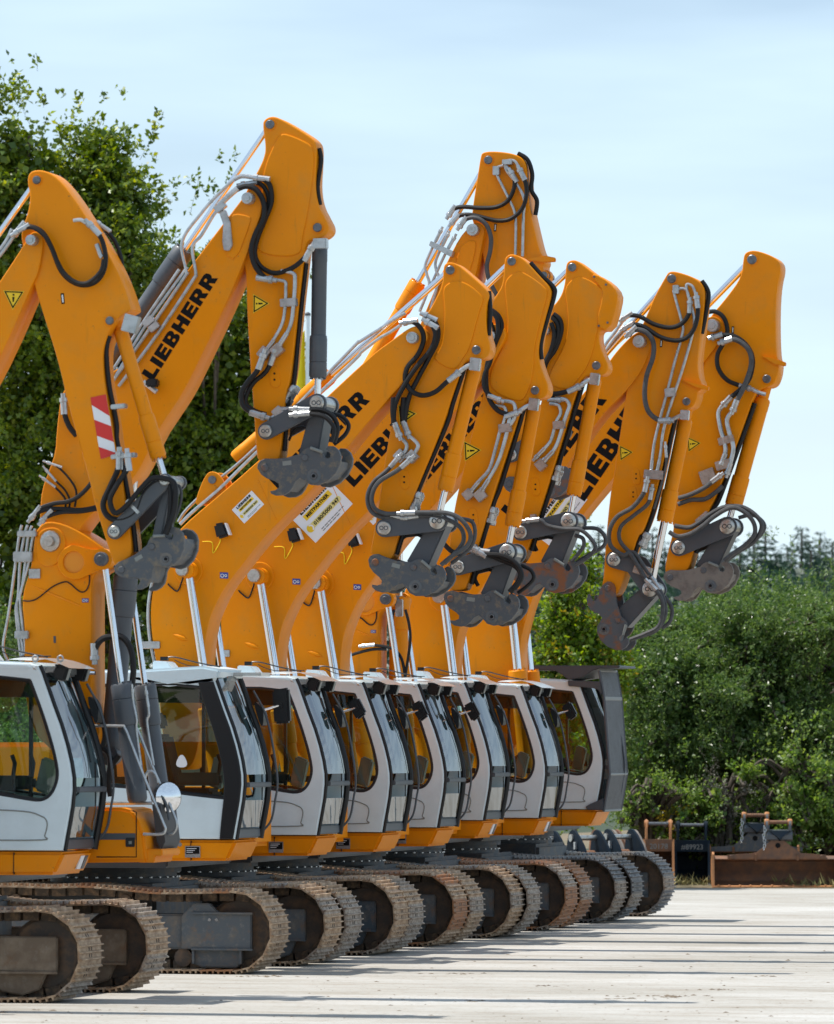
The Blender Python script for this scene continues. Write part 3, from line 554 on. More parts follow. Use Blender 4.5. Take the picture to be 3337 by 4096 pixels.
def hose(root, pts, Y, rpx, s, m='rubber', ends='', name=None, ribs=False):
    """pts in photograph pixels with an optional sideways shift in metres; ends: s/e = steel fitting on start/end"""
    r = rpx / s; w = crom([P(p[:2], Y + (p[2] if len(p) > 2 else 0)) for p in pts], 7)
    nm = name or ('hydraulic_hose' if m in ('rubber', 'hose_dusty') else 'steel_pipe')
    if r < .012 and len(w) > 40: w = w[::2] + [w[-1]]
    o = B().tube(w, r, 8).make(nm, m, root)
    def fit(i, j):
        a = w[i]; d = (w[j] - a).normalized(); k = r
        B().lathe(a - d * .05, a + d * .16, [(0, k * .9), (.2, k * .9), (.22, k * 1.5), (.4, k * 1.5), (.42, k * 1.2), (1, k * 1.22)], 10).make('hose_fitting', 'zinc', o)
    if 's' in ends: fit(0, 2)
    if 'e' in ends: fit(-1, -3)
    if ribs:
        g = B()
        for i in range(2, len(w) - 2): d = (w[i + 1] - w[i]).normalized(); g.cyl(w[i] - d * .008, w[i] + d * .008, r * 1.15, 8)
        q = g.make('spiral_guard', m, o); q['kind'] = 'stuff'
    return o
def warn(parent, c, size, ang, Y):
    """yellow warning triangle; c (x,z) centre, ang = direction of the tip"""
    def tri(k): return [(c[0] + cos(ang + i * 2 * pi / 3) * size * k, c[1] + sin(ang + i * 2 * pi / 3) * size * k) for i in range(3)]
    def flat(nm, poly, m, dy):
        b = B(); b.add([(p[0], Y - dy, p[1]) for p in poly], [tuple(range(len(poly)))]); return b.make(nm, m, parent, False)
    flat('warning_sticker', tri(1.12), 'print_yellow', .003); 
    me = curve_mesh([tri(1.0), tri(.8)], 0); face_mesh('sticker_border', me, (0, 0), (1, 0), (0, 1), Y - .006, 'print_black', parent)
    d = Vector((cos(ang), sin(ang))); n = Vector((-d.y, d.x)); C = Vector(c)
    flat('exclamation_bar', [C + d * (-.02) * size + n * .1 * size, C + d * .42 * size + n * .05 * size, C + d * .42 * size - n * .05 * size, C - d * .02 * size - n * .1 * size], 'print_black', .006)
    flat('exclamation_dot', circle(C - d * .2 * size, .09 * size, 10), 'print_black', .006)
def sticker(parent, bl, br, tl, Y):
    """white hire sticker; corners bl, br, tl as (x,z)"""
    bl = Vector(bl); br = Vector(br); tl = Vector(tl); X = br - bl; U = Vector((-X.y, X.x)).normalized() * (tl - bl).length
    q = lambda u, v: bl + X * u + U * v
    def flat(nm, pts, m, dy):
        b = B(); b.add([(p[0], Y - dy, p[1]) for p in pts], [tuple(range(len(pts)))]); return b.make(nm, m, parent, False)
    flat('hire_sticker', [q(0, 0), q(1, 0), q(1, 1), q(0, 1)], 'print_white', .003)
    flat('yellow_band', [q(.17, .59), q(.857, .59), q(.857, .755), q(.17, .755)], 'print_yellow', .005)
    h = U.length
    a = q(.17, .80); e = q(.86, .80); lettering((a.x, a.y), (e.x, e.y), .137 * h, Y - .006, parent)
    text('MIETPARTNER', q(.224, .63), q(.80, .63), .088 * h, Y - .008, parent, bold=.035, name='sticker_words')
    C = q(.126, .374); r = .076 * X.length
    flat('number_band', capsule(q(.2, .385), .08 * h, q(.87, .385), .08 * h, 8), 'print_pale', .0045)
    flat('phone_emblem', circle(C, r, 20), 'print_yellow', .0055)
    a = B(); n = 8; o1 = [C + Vector((cos(t), sin(t))) * r * .95 for t in [-.5 + i * .4 for i in range(n)]]; o2 = [C + Vector((cos(t), sin(t))) * r * .55 + Vector((.0, .0)) for t in [-.5 + i * .4 for i in range(n)]]
    a.add([(p[0], Y - .0065, p[1]) for p in o1 + o2], [(i, i + 1, n + i + 1, n + i) for i in range(n - 1)]); a.make('phone_receiver', 'print_white', parent, False)
    text('0180/5000 947', q(.23, .335), q(.885, .335), .1 * h, Y - .008, parent, bold=.025, name='sticker_number')
    for v, n_ in ((.13, 7), (.07, 5)):                 # small print, too small to read
        g = B(); x_ = .26
        for i in range(n_):
            w_ = RN.uniform(.05, .1); g.add([(c_.x, Y - .005, c_.y) for c_ in (q(x_, v), q(x_ + w_, v), q(x_ + w_, v + .025), q(x_, v + .025))], [(0, 1, 2, 3)]); x_ += w_ + .015
        g.make('small_print', 'console', parent, False)['kind'] = 'stuff'
def coupler(root, P1, P2, Yb, m, k=1.0):
    """quick coupler: two hooked cheek plates, cross tubes and pins; P1, P2 = (x,z) of its two pins"""
    p1 = complex(635, -780); p2 = complex(870, -780); w1 = complex(*P1); w2 = complex(*P2)
    f = lambda x, y: (lambda c: (c.real, c.imag))(w1 + (w2 - w1) * (complex(x, -y) - p1) / (p2 - p1))
    u = abs(w2 - w1) / 235
    out = [f(*p) for p in COUP]; hw = .24
    c0 = plate('quick_coupler', [out], Yb - hw - .03, Yb - hw + .03, m, root, .006)
    plate('cheek_plate', [out], Yb + hw - .03, Yb + hw + .03, m, c0, .006)
    mid = [f(*p) for p in [(760, 790), (900, 765), (965, 815), (1030, 850), (980, 915), (900, 925), (850, 900), (800, 850), (740, 860)]]
    B().prism(mid, Yb - hw + .02, Yb + hw - .02).make('lock_block', m, c0, bevel=.01)
    hk = [f(*p) for p in [(690, 905), (720, 935), (770, 905), (810, 868), (790, 850), (740, 880)]]
    B().prism(hk, Yb - hw + .02, Yb + hw - .02).make('hook_bar', m, c0, bevel=.01)
    nose = [f(*p) for p in [(1015, 850), (1045, 835), (1030, 872), (985, 905), (960, 905)]]
    B().prism(nose, Yb - hw + .02, Yb + hw - .02).make('nose_bar', m, c0, bevel=.01)
    for (x, y, r, mm) in ((635, 780, 22, 'coupler_rust'), (870, 780, 21, 'coupler_rust'), (897, 892, 20, 'pin_steel')):
        q = f(x, y); B().lathe((q[0], Yb - hw - .045, q[1]), (q[0], Yb + hw + .045, q[1]), [(0, r * u * .8), (.02, r * u), (.98, r * u), (1, r * u * .8)], 16).make('coupler_pin', mm, c0)
    q = f(897, 892); B().cyl((q[0], Yb - hw - .05, q[1]), (q[0], Yb - hw - .04, q[1]), 10 * u, 12).make('pin_socket', 'print_black', c0)
    q = f(897, 892); B().cyl((q[0], Yb - hw - .034, q[1]), (q[0], Yb - hw - .0295, q[1]), 40 * u, 18).make('lock_boss', 'frame_grey', c0)
    a = f(915, 735); b_ = f(975, 775); B().tube([(a[0], Yb - hw - .05, a[1]), (b_[0], Yb - hw - .04, b_[1])], 9 * u, 8).make('lock_indicator', 'console', c0)
    pl = [f(*p) for p in [(740, 770), (790, 776), (786, 800), (736, 794)]]
    if m == 'coupler_steel': B().prism(pl, Yb - hw - .033, Yb - hw - .03).make('name_plate', 'console', c0)
    return c0
def pinset(parent, items, Y0_, Y1_):
    for (p, rpx, mm, s, Y) in items:
        v = P(p, Y); r = rpx / s
        B().lathe((v.x, Y0_, v.z), (v.x, Y1_, v.z), [(0, r * .86), (.02, r), (.98, r), (1, r * .86)], 20).make('pin', mm, parent)
def rig(key, root, Yb, s, sp):
    wa = sp.get('wa', .34); yn = Yb - wa / 2; om = sp.get('om', 'orange')
    arm = plate('arm', [chaikin(xz(sp['arm'], yn), 2)], yn, Yb + wa / 2, om, root, .014)
    if 'panel' in sp: plate('stiffener_plate', [chaikin(xz(sp['panel'], yn), 2)], yn - .014, yn + .02, om, arm, .012)
    for p, r, *mm in sp['pins']:
        v = P(p, yn); rr = r / s; m_ = mm[0] if mm else 'pin_steel'; big = mm[1] if len(mm) > 1 else 0
        if big:
            B().lathe((v.x, Yb - big - .05, v.z), (v.x, Yb + big + .05, v.z), [(0, rr * .5), (.02, rr * .55), (.021, rr * .95), (.05, rr), (.95, rr), (1, rr * .5)], 12).make('pin_collar', 'zinc', arm)
        else:
            B().lathe((v.x, yn - .03, v.z), (v.x, Yb + wa / 2 + .03, v.z), [(0, rr * .86), (.02, rr), (.98, rr), (1, rr * .86)], 20).make('pin', m_, arm)
            B().lathe((v.x, yn - .012, v.z), (v.x, yn + .01, v.z), [(0, rr * 1.25), (1, rr * 1.25)], 20).make('pin_boss', om, arm)
    if 'label' in sp:
        v = P(sp['label'], yn); a = sp.get('tilt', 0)
        for nm, w, h, m_, dy in (('arm_label', .016, .05, 'print_black', .003), ('label_print', .007, .036, 'print_white', .005)):
            d = Vector((cos(a), sin(a))); n = Vector((-d.y, d.x)); C = Vector((v.x, v.z)); b = B()
            b.add([(q.x, yn - dy, q.y) for q in (C - d * w - n * h, C + d * w - n * h, C + d * w + n * h, C - d * w + n * h)], [(0, 1, 2, 3)]); b.make(nm, m_, arm, False)
    for p, r in sp.get('ovals', []):
        v = P(p, yn); plate('inspection_cover', [capsule((v.x - .01, v.z + .06), .05, (v.x + .01, v.z - .06), .05)], yn - .008, yn + .01, om, arm, .004)
        for dz in (-.03, .03): B().cyl((v.x, yn - .012, v.z + dz), (v.x, yn, v.z + dz), .011, 8).make('cover_bolt', 'print_black', arm)
    if 'warn' in sp: p, sz, an = sp['warn']; v = P(p, yn); warn(arm, (v.x, v.z), sz / s, radians(an), yn)
    # cable bundle in the channel between the two arm plates
    for pts, n in sp.get('cables', []):
        if n >= 4:                                                 # couplings half way down the bundle
            w = crom([P((p[0] + 7, p[1]), yn) for p in pts], 8); k = int(len(w) * .62)
            for i in range(n):
                a, e = w[k].copy(), w[k + 3].copy(); a.y = e.y = yn + .05 + i * .055; a += (e - a) * .2 * (i % 2); r_ = sp.get('cr', 9) / s
                B().lathe(a, a + (e - a).normalized() * .2, [(0, r_ * 1.1), (.1, r_ * 1.6), (.35, r_ * 1.6), (.4, r_ * 1.25), (.7, r_ * 1.25), (.72, r_ * 1.7), (.95, r_ * 1.7), (1, r_ * 1.1)], 10).make('hose_fitting', 'zinc', arm)
        for i in range(n): hose(root, [(p[0] + 7, p[1]) for p in pts], yn + .05 + i * .055, sp.get('cr', 9), s, 'rubber', '', 'arm_cable')
    # linkage and coupler
    if 'L1' in sp:
        a = P(sp['L1'], Yb - .25); b = P(sp['L2'], Yb - .25); r1, r2 = sp.get('Lr', (28, 33)); r1 /= s; r2 /= s
        for sg in (-1, 1):
            if 'lbend' in sp:
                e = P(sp['lbend'], Yb - .25); q = chaikin(capsule((a.x, a.z), r1 * 1.25, (e.x, e.z), r1 * 1.35), 0); 
                plate('link_plate', [capsule((a.x, a.z), r1 * 1.3, (e.x, e.z), r1 * 1.4)], Yb + sg * .25 - .026, Yb + sg * .25 + .024, 'grey_paint', root, .008)
                plate('link_plate', [capsule((e.x, e.z), r1 * 1.4, (b.x, b.z), r2 * 1.2)], Yb + sg * .25 - .024, Yb + sg * .25 + .026, 'grey_paint', root, .008)
            else: plate('link_plate', [capsule((a.x, a.z), r1 * 1.3, (b.x, b.z), r2 * 1.25)], Yb + sg * .25 - .025, Yb + sg * .25 + .025, 'grey_paint', root, .008)
        for v, r in ((a, r1), (b, r2)):
            pn = B().lathe((v.x, Yb - .3, v.z), (v.x, Yb + .3, v.z), [(0, r * .82), (.012, r * .95), (.02, r), (.98, r), (1, r * .85)], 24).make('link_pin', 'pin_bright', root)
            for dx in (-.33, .33): 
                lp = [(v.x + dx * r + cos(2 * pi * i / 12) * r * .26, Yb - .302, v.z + sin(2 * pi * i / 12) * r * .26) for i in range(13)]; B().tube(lp, r * .06, 5).make('pin_stamp', 'grey_paint', pn)
        c1 = P(sp['C1'], Yb - .27); c2 = P(sp['C2'], Yb - .27)
        coupler(root, (c1.x, c1.z), (c2.x, c2.z), Yb, sp.get('cm', 'coupler_steel'))
        # bar from the big link pin to the coupler
        d = Vector((c2.x - b.x, c2.z - b.z)); n = Vector((-d.y, d.x)).normalized(); q1 = Vector((b.x, b.z)); q2 = Vector((c2.x, c2.z)); h1, h2 = r2 * 1.0 * sp.get('bar', 1), r2 * 1.35 * sp.get('bar', 1)
        B().prism([q1 + n * h1, q1 - n * h1, q2 - n * h2, q2 + n * h2], Yb - .17, Yb + .17).make('link_bar', 'grey_paint', root, bevel=.015)
    if 'cyl' in sp:
        a, e0, e1, rb, rr, *mm = sp['cyl']; A = P(a, Yb); Bp = P(sp['L2'] if 'L2' in sp else sp['cylend'], Yb); Ln = (Bp - A).length
        pr = lambda p: max(0, min(1, (P(p, Yb) - A).dot(Bp - A) / Ln ** 2))
        hcyl(root, A, Bp, pr(e0), pr(e1), rb / s, rr / s, mm[0] if mm else 'orange', 'bucket_cylinder')
    for h in sp.get('hoses', []):
        pts, r, *rest = h; m_ = rest[0] if rest else 'rubber'; en = rest[1] if len(rest) > 1 else ''; dy = rest[2] if len(rest) > 2 else 0
        hose(root, pts, yn - .07 - dy, r, s, m_, en)
    for p, w_, h_, an in sp.get('clamps', []):
        v = P(p, yn - .06); d = Vector((cos(radians(an)), sin(radians(an)))); n = Vector((-d.y, d.x)); C = Vector((v.x, v.z)); w2, h2 = w_ / s / 2, h_ / s / 2
        B().prism([C - d * w2 - n * h2, C + d * w2 - n * h2, C + d * w2 + n * h2, C - d * w2 + n * h2], yn - .1, yn - .0).make('pipe_clamp', 'zinc', root, bevel=.006)
    return arm
# one-piece boom, read from the second machine of the row, in photograph pixels
HD = (755, 2281); TD = (1663, 1355)
MONO = M(ZE, (172, 1560), (188, 1470), (205, 1400), (235, 1330), (270, 1260), (307, 1205), (350, 1150), (400, 1085), (450, 1020), (560, 890), (690, 765), (830, 622), (960, 470), (1080, 318), (1180, 205), (1270, 100)) + \
    M(ZCc, (330, 1560), (420, 1400), (490, 1280), (492, 1235), (460, 1195), (420, 1188), (380, 1200), (330, 1232), (250, 1290), (170, 1347), (100, 1410), (0, 1500)) + \
    [(1025, 1852), (880, 1977), (790, 2053), (743, 2095), (690, 2150), (650, 2225), (618, 2320), (601, 2430), (606, 2535), (622, 2640), (634, 2700), (640, 2850), (660, 3010), (720, 3090), (780, 3060), (806, 2900), (814, 2700)]
def extras(root, bo, T, yn, s):                      # work lamp, key sticker, wire, weld rib and seams
    p = P(T(ZE(285, 900)), yn); bl = B().prism([(p.x - .09, p.z + .07), (p.x + .03, p.z + .09), (p.x + .09, p.z - .06), (p.x - .05, p.z - .1)], yn - .14, yn - .03).make('boom_light', 'black_plastic', bo, bevel=.025); B().prism([(p.x + .035, p.z + .08), (p.x + .055, p.z + .075), (p.x + .105, p.z - .05), (p.x + .085, p.z - .055)], yn - .13, yn - .04).make('light_lens', 'print_white', bo)
    p2 = P(T(ZE(258, 935)), yn); hose(root, [T(ZE(258, 935)), T(ZE(262, 965)), T(ZE(222, 1030)), T(ZE(215, 970)), T(ZE(160, 965))], yn - .01, 2.2, s, 'lime', '', 'lamp_wire')
    hose(root, [T(ZE(48, 1168)), T(ZE(40, 1195)), T(ZE(15, 1250)), T(ZE(-25, 1225)), T(ZE(-40, 1208))], yn - .015, 3, s, 'rubber', '', 'grease_line')
    c = P(T(ZE(285, 1161)), yn); b = B(); b.add([(c.x + a, yn - .003, c.z + e) for a, e in ((-.048, -.03), (.048, -.034), (.048, .034), (-.048, .038))], [(0, 1, 2, 3)]); b.make('key_sticker', 'print_blue', bo, False)
    for dx, rr in ((-.02, .018), (.02, .012)):
        b = B(); b.tube([(c.x + dx + cos(2 * pi * i / 10) * rr, yn - .005, c.z + sin(2 * pi * i / 10) * rr) for i in range(11)], .0045, 4); b.make('key_print', 'print_white', bo)
    a = P(T(ZE(-10, 1500)), yn); e = P(T(ZE(75, 1535)), yn); B().lathe((a.x, yn + .004, a.z), (e.x, yn + .004, e.z), [(0, .01), (.3, .025), (.7, .028), (1, .008)], 10).make('weld_rib', 'orange', bo)
    for a, e in (((478, 600), (588, 842)), ((985, 395), (1060, 500))):   # weld seams
        a = P(T(ZE(*a)), yn); e = P(T(ZE(*e)), yn); B().tube([(a.x, yn + .001, a.z), (e.x, yn + .001, e.z)], .006, 5).make('weld_seam', 'orange', bo)
def mono(root, Yb, s, hoist, tip, wb=.5, letters=None, stick=None, small=True, legs=None, headz=2.9, armpin=None, frac=(.1, .5), poly=None, lugp=None, pipes=None):
    k = complex(tip[0] - hoist[0], tip[1] - hoist[1]) / complex(TD[0] - HD[0], TD[1] - HD[1])
    def T(p):
        c = complex(p[0] - HD[0], p[1] - HD[1]) * k; return (c.real + hoist[0], c.imag + hoist[1])
    yn = Yb - wb / 2; k_ = abs(k)
    bo = plate('boom', [chaikin(xz(poly or [T(p) for p in MONO], yn), 2)], yn, Yb + wb / 2, 'orange', root, .012)
    lug = [T(p) for p in M(ZE, (100, 770), (130, 660), (175, 565), (215, 553), (255, 580), (300, 665), (250, 720))]
    if lugp: lug = [(lugp[0] + a_, lugp[1] + b_) for a_, b_ in ((-75, 120), (-45, 30), (-25, -22), (0, -32), (28, -20), (60, 40), (110, 60))]
    for sg in (-.16, .16): plate('cylinder_lug', [chaikin(xz(lug, yn), 2)], Yb + sg - .03, Yb + sg + .03, 'orange', bo, .008)
    lp = lugp or T(ZE(210, 605)); v = P(lp, yn); B().cyl((v.x, Yb - .22, v.z), (v.x, Yb + .22, v.z), 16 / 362 * k_ * 362 / s, 18).make('pin', 'pin_steel', bo)
    # hoist cylinder hub
    h = P(hoist, yn); r = 58 / s
    plate('hoist_boss', [circle((h.x, h.z), r, 28)], yn - .015, yn + .01, 'orange', bo, .01)
    B().lathe((h.x, Yb - wb / 2 - .3, h.z), (h.x, Yb + wb / 2 + .3, h.z), [(0, 24 / s), (.02, 27 / s), (.98, 27 / s), (1, 24 / s)], 24).make('hoist_pin', 'pin_bright', bo)
    if legs:
        for sg in (-1, 1):
            yy = Yb + sg * (wb / 2 + .16); A = P(hoist, yn - .16); A = Vector((A.x, yy, A.z)); e = P(legs, yn - .16); d = Vector((e.x, yy, e.z)) - A; d = d / -d.z
            C = A + d * (A.z - 1.75); t1 = (headz - 1.75) / (A.z - 1.75)
            hcyl(root, C, A, .02, t1, .115, 17 / s, 'orange', 'hoist_cylinder')
            B().lathe(A + Vector((0, -.06, 0)), A + Vector((0, .06, 0)), [(0, 34 / s), (1, 34 / s)], 20).make('rod_head', 'orange', bo)
    if not poly: extras(root, bo, T, yn, s)
    # pipes along the top edge
    # pipes along the top edge
    n1 = M(ZE, (30, 865), (100, 795), (270, 648), (480, 442)) + M(ZCc, (0, 1432), (70, 1356), (180, 1272), (250, 1232), (325, 1182))
    n2 = M(ZE, (20, 850), (75, 772), (240, 618), (480, 408)) + M(ZCc, (0, 1345), (60, 1290), (190, 1208), (290, 1142), (350, 1110))
    for pts, dy in ((n1, .04), (n2, .16), (n2, .3)) if not poly else [(q, .05 + .12 * i) for i, q in enumerate(pipes or [])]: hose(root, [T(q) if not poly else q for q in pts], yn + dy, 7, s, 'zinc')
    n3 = M(ZB, (1190, 690)) + [(650, 2215), (612, 2320), (594, 2430), (598, 2540), (620, 2660), (640, 2760)]
    for dy in (.02, .12) if not poly else (): hose(root, [T(q) for q in n3], yn + dy, 7, s, 'zinc')
    p = P(T((560 + 40, 2580)), yn)
    if not poly: B().box(p.x - .1, p.x + .12, yn - .03, yn + .15, p.z - .04, p.z + .04).make('pipe_bracket', 'zinc', bo, bevel=.005)
    if letters:
        a = P(letters[0], yn); e = P(letters[1], yn); lettering((a.x, a.z), (e.x, e.z), letters[2] / s, yn - .004, bo)
    if stick:
        q = [P(x, yn) for x in stick]; sticker(bo, (q[0].x, q[0].z), (q[1].x, q[1].z), (q[2].x, q[2].z), yn)
    if armpin:
        hcyl(root, P(lp, Yb), P(armpin, Yb), frac[0], frac[1], 30 / s * k_, 14 / s, 'orange', 'stick_cylinder', eye=False)
    return bo, T
# ------------------------------------------------------------------ the row of excavators
ZH = zz(0, 2150, .40323); ZK = zz(1700, 1650, .40323)
CORN = {0: (252, 3403, 415), 1: (940, 3357, 369), 2: (1266, 3341, 351), 3: (1528, 3329, 336), 4: (1747, 3310, 321.7), 5: (1931, 3281, 309), 6: (2153, 3272, 296), 7: (2384, 3237, 285)}
TRX = {0: 413, 1: 1161, 2: 1453, 3: 1701, 4: 1941, 5: 2168, 6: 2376, 7: 2577}
CX = {}
for i, (px, py, s) in CORN.items():
    y = PD(px, py, F / s).y; CX[i] = P((px, py), y)
def scale(p, Y): return F / (P(p, Y) - Vector((0, 0, ZC))).dot(DV)
GRP = 'orange and white excavators parked in a row'
LAB = {0: 'nearest complete excavator, its angled boom lettered above a grey arm cylinder',
 1: 'excavator with a curved black cab pillar and small hire sticker on its boom',
 2: 'excavator with the big fully visible white hire sticker on its boom',
 3: 'excavator, fourth white cab from the left, its arm top capped by a bolted cover',
 4: 'excavator, fifth white cab from the left, its steep boom reaching above its neighbours',
 5: 'excavator, sixth white cab, its rusty coupler tipped downwards on a straight arm',
 6: 'excavator with the arm farthest right, a dusty coupler hanging over the bushes',
 7: 'farthest excavator, white cab behind a grey slatted guard, no boom raised'}
EXC = {}
TM = {0: (['shoe_brown', 'shoe_grey'], ['shoe_brown', 'shoe_grey'], 'frame_mud', 'box'), 1: (['shoe_brown', 'shoe_rust'], ['shoe_brown', 'shoe_grey'], 'frame_grey', 'wide'),
 2: (['shoe_grey', 'shoe_brown'], ['shoe_brown', 'shoe_grey'], 'frame_blue', 'box'), 3: (['shoe_brown', 'shoe_grey'], ['shoe_brown', 'shoe_rust'], 'frame_grey', 'box'),
 4: (['shoe_brown', 'shoe_grey'], ['shoe_brown', 'shoe_grey'], 'frame_grey', 'box'), 5: (['shoe_grey', 'shoe_dark'], ['shoe_rust', 'shoe_grey'], 'frame_grey', 'box'),
 6: (['shoe_rust', 'shoe_grey'], ['shoe_dark', 'shoe_grey'], 'frame_grey', 'box'), 7: (['shoe_dark', 'shoe_grey'], ['shoe_dark', 'shoe_grey'], 'frame_blue', 'box')}
MIR = {0: (1, 0), 1: (1, 2), 2: (1, 1), 3: (1, 1), 4: (1, 1), 5: (1, 0), 6: (1, 1), 7: (0, 0)}
for i in range(8):
    o = CX[i]; px, py, s = CORN[i]; Y0 = o.y
    xf = P((TRX[i], 3860 - i * 22), Y0 + .6).x; xc = xf - 2.25
    r = thing('excavator', (xc, Y0 + 1.5, 0), LAB[i], 'excavator', GRP); EXC[i] = r
    a, b, fr, gd = TM[i]
    track(r, xf, Y0, a, fr, guard=gd); track(r, xf, Y0 + 2.4, b, fr)
    cab(r, (o.x, Y0, o.z), 'door' if i == 1 else 'std', MIR[i], i in (0, 5, 6), i in (1, 2, 3, 4), i == 7)
    upper(r, o.x, Y0, o.z, min(xc, o.x - 1.0), tank=i not in (0, 7), hood=.3 if i == 7 else 1.05)
YB = {i: CX[i].y + 1.6 for i in range(8)}
SB = {i: scale((CORN[i][0], 2400), YB[i]) for i in range(8)}
# ---- machine with the two-part boom at the left
def lower_boom(root, Yb, s, mapf, wb=.5, pipes=True):
    yn = Yb - wb / 2; X = lambda pts: xz([mapf(p) for p in pts], yn)
    out = M(ZH, (240, 1190), (244, 900), (216, 650), (240, 490), (300, 330)) + M(ZB, (232, 850), (245, 745), (290, 685), (345, 668), (440, 685), (560, 740), (700, 835), (760, 880)) + M(ZH, (1105, 160), (1105, 250), (1060, 310), (985, 330), (925, 390), (905, 470), (905, 900), (905, 1400), (915, 1700), (1000, 1850), (960, 2150), (600, 2200), (300, 1900), (245, 1500))
    bo = plate('lower_boom', [chaikin(X(out), 1)], yn, Yb + wb / 2, 'orange', root, .015)
    hub = lambda c, r: circle((lambda v: (v.x, v.z))(P(mapf(ZH(*c)), yn)), r * .40323 / s, 32)
    lk = X(M(ZH, (745, 70), (880, 118), (1000, 120), (1085, 140), (1108, 215), (1080, 290), (1000, 330), (880, 375), (800, 415), (720, 420), (620, 370), (568, 250), (600, 150), (665, 90)))
    plate('cylinder_bracket', [chaikin(lk, 1), hub((738, 245), 105)], yn - .035, yn + .01, 'orange', bo, .012)
    plate('bracket_recess', [hub((738, 245), 106)], yn - .012, yn + .005, 'orange_worn', bo, .002)
    kp = X(M(ZB, (262, 760), (310, 715), (400, 710), (455, 770), (462, 850), (410, 960), (330, 990), (270, 960), (250, 870)))
    plate('pivot_plate', [chaikin(kp, 2)], yn - .014, yn + .01, 'orange', bo, .01)
    v = P(mapf(ZH(505, 38)), yn); B().lathe((v.x, yn - .09, v.z), (v.x, Yb + .3, v.z), [(0, .05), (.08, .06), (.09, .1), (.14, .115), (.9, .115), (1, .1)], 14).make('pivot_pin', 'pin_bright', bo)
    hp = P(mapf(ZH(990, 212)), Yb - .57); B().lathe((hp.x, Yb - .57, hp.z), (hp.x, Yb + .57, hp.z), [(0, .03), (.004, .035), (.005, .055), (.006, .062), (.03, .07), (.97, .07), (1, .06)], 22).make('hoist_pin', 'grey_paint', bo)
    for sg in (-1, 1):
        yy = Yb + sg * .42; A = Vector((hp.x, yy, hp.z)); e = P(mapf(ZH(1205, 1450)), Yb - .42); d = Vector((e.x, yy, e.z)) - A; d = d / -d.z
        C = A + d * (A.z - 1.9); hcyl(root, C, A, .01, (e.z - 1.9) / (A.z - 1.9), .098, 14 / s * .78 * 1.15, 'grey_paint' if root is EXC[0] else 'orange', 'hoist_cylinder', eye=False)
        B().lathe(A + Vector((0, -.07, 0)), A + Vector((0, .07, 0)), [(0, .105), (1, .105)], 20).make('rod_head', 'orange', bo)
    if pipes:
        for pts, m_, r_ in ((M(ZB, (152, 695), (133, 780), (112, 940), (62, 1300), (26, 1500), (30, 1580), (58, 1640)), 'zinc', 6), (M(ZB, (192, 695), (168, 780), (140, 960), (128, 1180), (112, 1290), (132, 1500), (150, 1640)), 'zinc', 6),
                            (M(ZB, (222, 700), (195, 790), (172, 1000), (150, 1150), (118, 1250), (140, 1440), (160, 1560), (140, 1640)), 'zinc', 6), (M(ZB, (245, 720), (225, 800), (200, 960), (165, 1090), (140, 1200), (158, 1400), (178, 1560), (150, 1610)), 'zinc', 6)):
            hose(root, [mapf(p) for p in pts], yn + .02, r_, s, m_, '', 'steel_pipe')
        for (x0, y0, x1, y1) in ((100, 880, 230, 950), (110, 1430, 205, 1485), (128, 735, 260, 775)):
            v0 = P(mapf(ZB(x0, y0)), yn); v1 = P(mapf(ZB(x1, y1)), yn); B().box(v0.x, v1.x, yn - .05, yn + .06, v1.z, v0.z).make('pipe_clamp', 'zinc', bo, bevel=.008)
        v0 = P(mapf(ZB(205, 1000)), yn); v1 = P(mapf(ZB(282, 1065)), yn); B().box(v0.x, v1.x, yn - .02, yn + .01, v1.z, v0.z).make('bracket_plate', 'zinc', bo)
    hose(root, [mapf(p) for p in M(ZH, (230, 627), (300, 630), (380, 600), (520, 490), (640, 440), (700, 460), (790, 535), (850, 530), (885, 460), (888, 370))], yn - .01, 2.6, s, 'rubber', '', 'grease_line')
    v = P(mapf(ZH(848, 624)), yn); b = B(); b.add([(v.x + a, yn - .003, v.z + e) for a, e in ((-.034, -.02), (.034, -.02), (.034, .02), (-.034, .02))], [(0, 1, 2, 3)]); b.make('key_sticker', 'print_blue', bo, False)
    for dx, rr in ((-.014, .012), (.014, .009)):
        b = B(); b.tube([(v.x + dx + cos(2 * pi * i / 10) * rr, yn - .005, v.z + sin(2 * pi * i / 10) * rr) for i in range(11)], .003, 4); b.make('key_print', 'print_white', bo)
    v = P(mapf(ZH(545, 1012)), yn); b = B(); b.add([(v.x + a, yn - .003, v.z + e) for a, e in ((-.011, -.034), (.013, -.034), (.01, .034), (-.014, .034))], [(0, 1, 2, 3)]); b.make('boom_label', 'grey_paint', bo, False)
    a = P(mapf(ZH(300, 470)), yn); e = P(mapf(ZH(860, 700)), yn); B().lathe((a.x, yn + .004, a.z), (e.x, yn + .004, e.z), [(0, .004), (.2, .012), (.8, .012), (1, .004)], 8).make('weld_rib', 'orange', bo)
    return bo
idf = lambda p: p[:2]
r0 = EXC[0]; yb = YB[0]; s0 = SB[0]; ynb = yb - .25
lower_boom(r0, yb, s0, idf)
UP = M(ZA, (1212, 475), (1236, 447), (1275, 440), (1300, 478), (1302, 545), (1262, 660), (1215, 792), (1100, 1060), (970, 1330), (910, 1450), (830, 1570), (770, 1660)) + M(ZB, (1000, 250), (930, 370), (800, 490), (665, 590), (600, 660), (540, 745), (450, 850), (340, 870), (275, 760), (278, 600), (290, 450), (335, 330), (385, 190), (393, 40)) + M(ZA, (300, 1475), (325, 1428), (370, 1410), (590, 1345), (660, 1240), (740, 1120), (900, 885), (1100, 622))
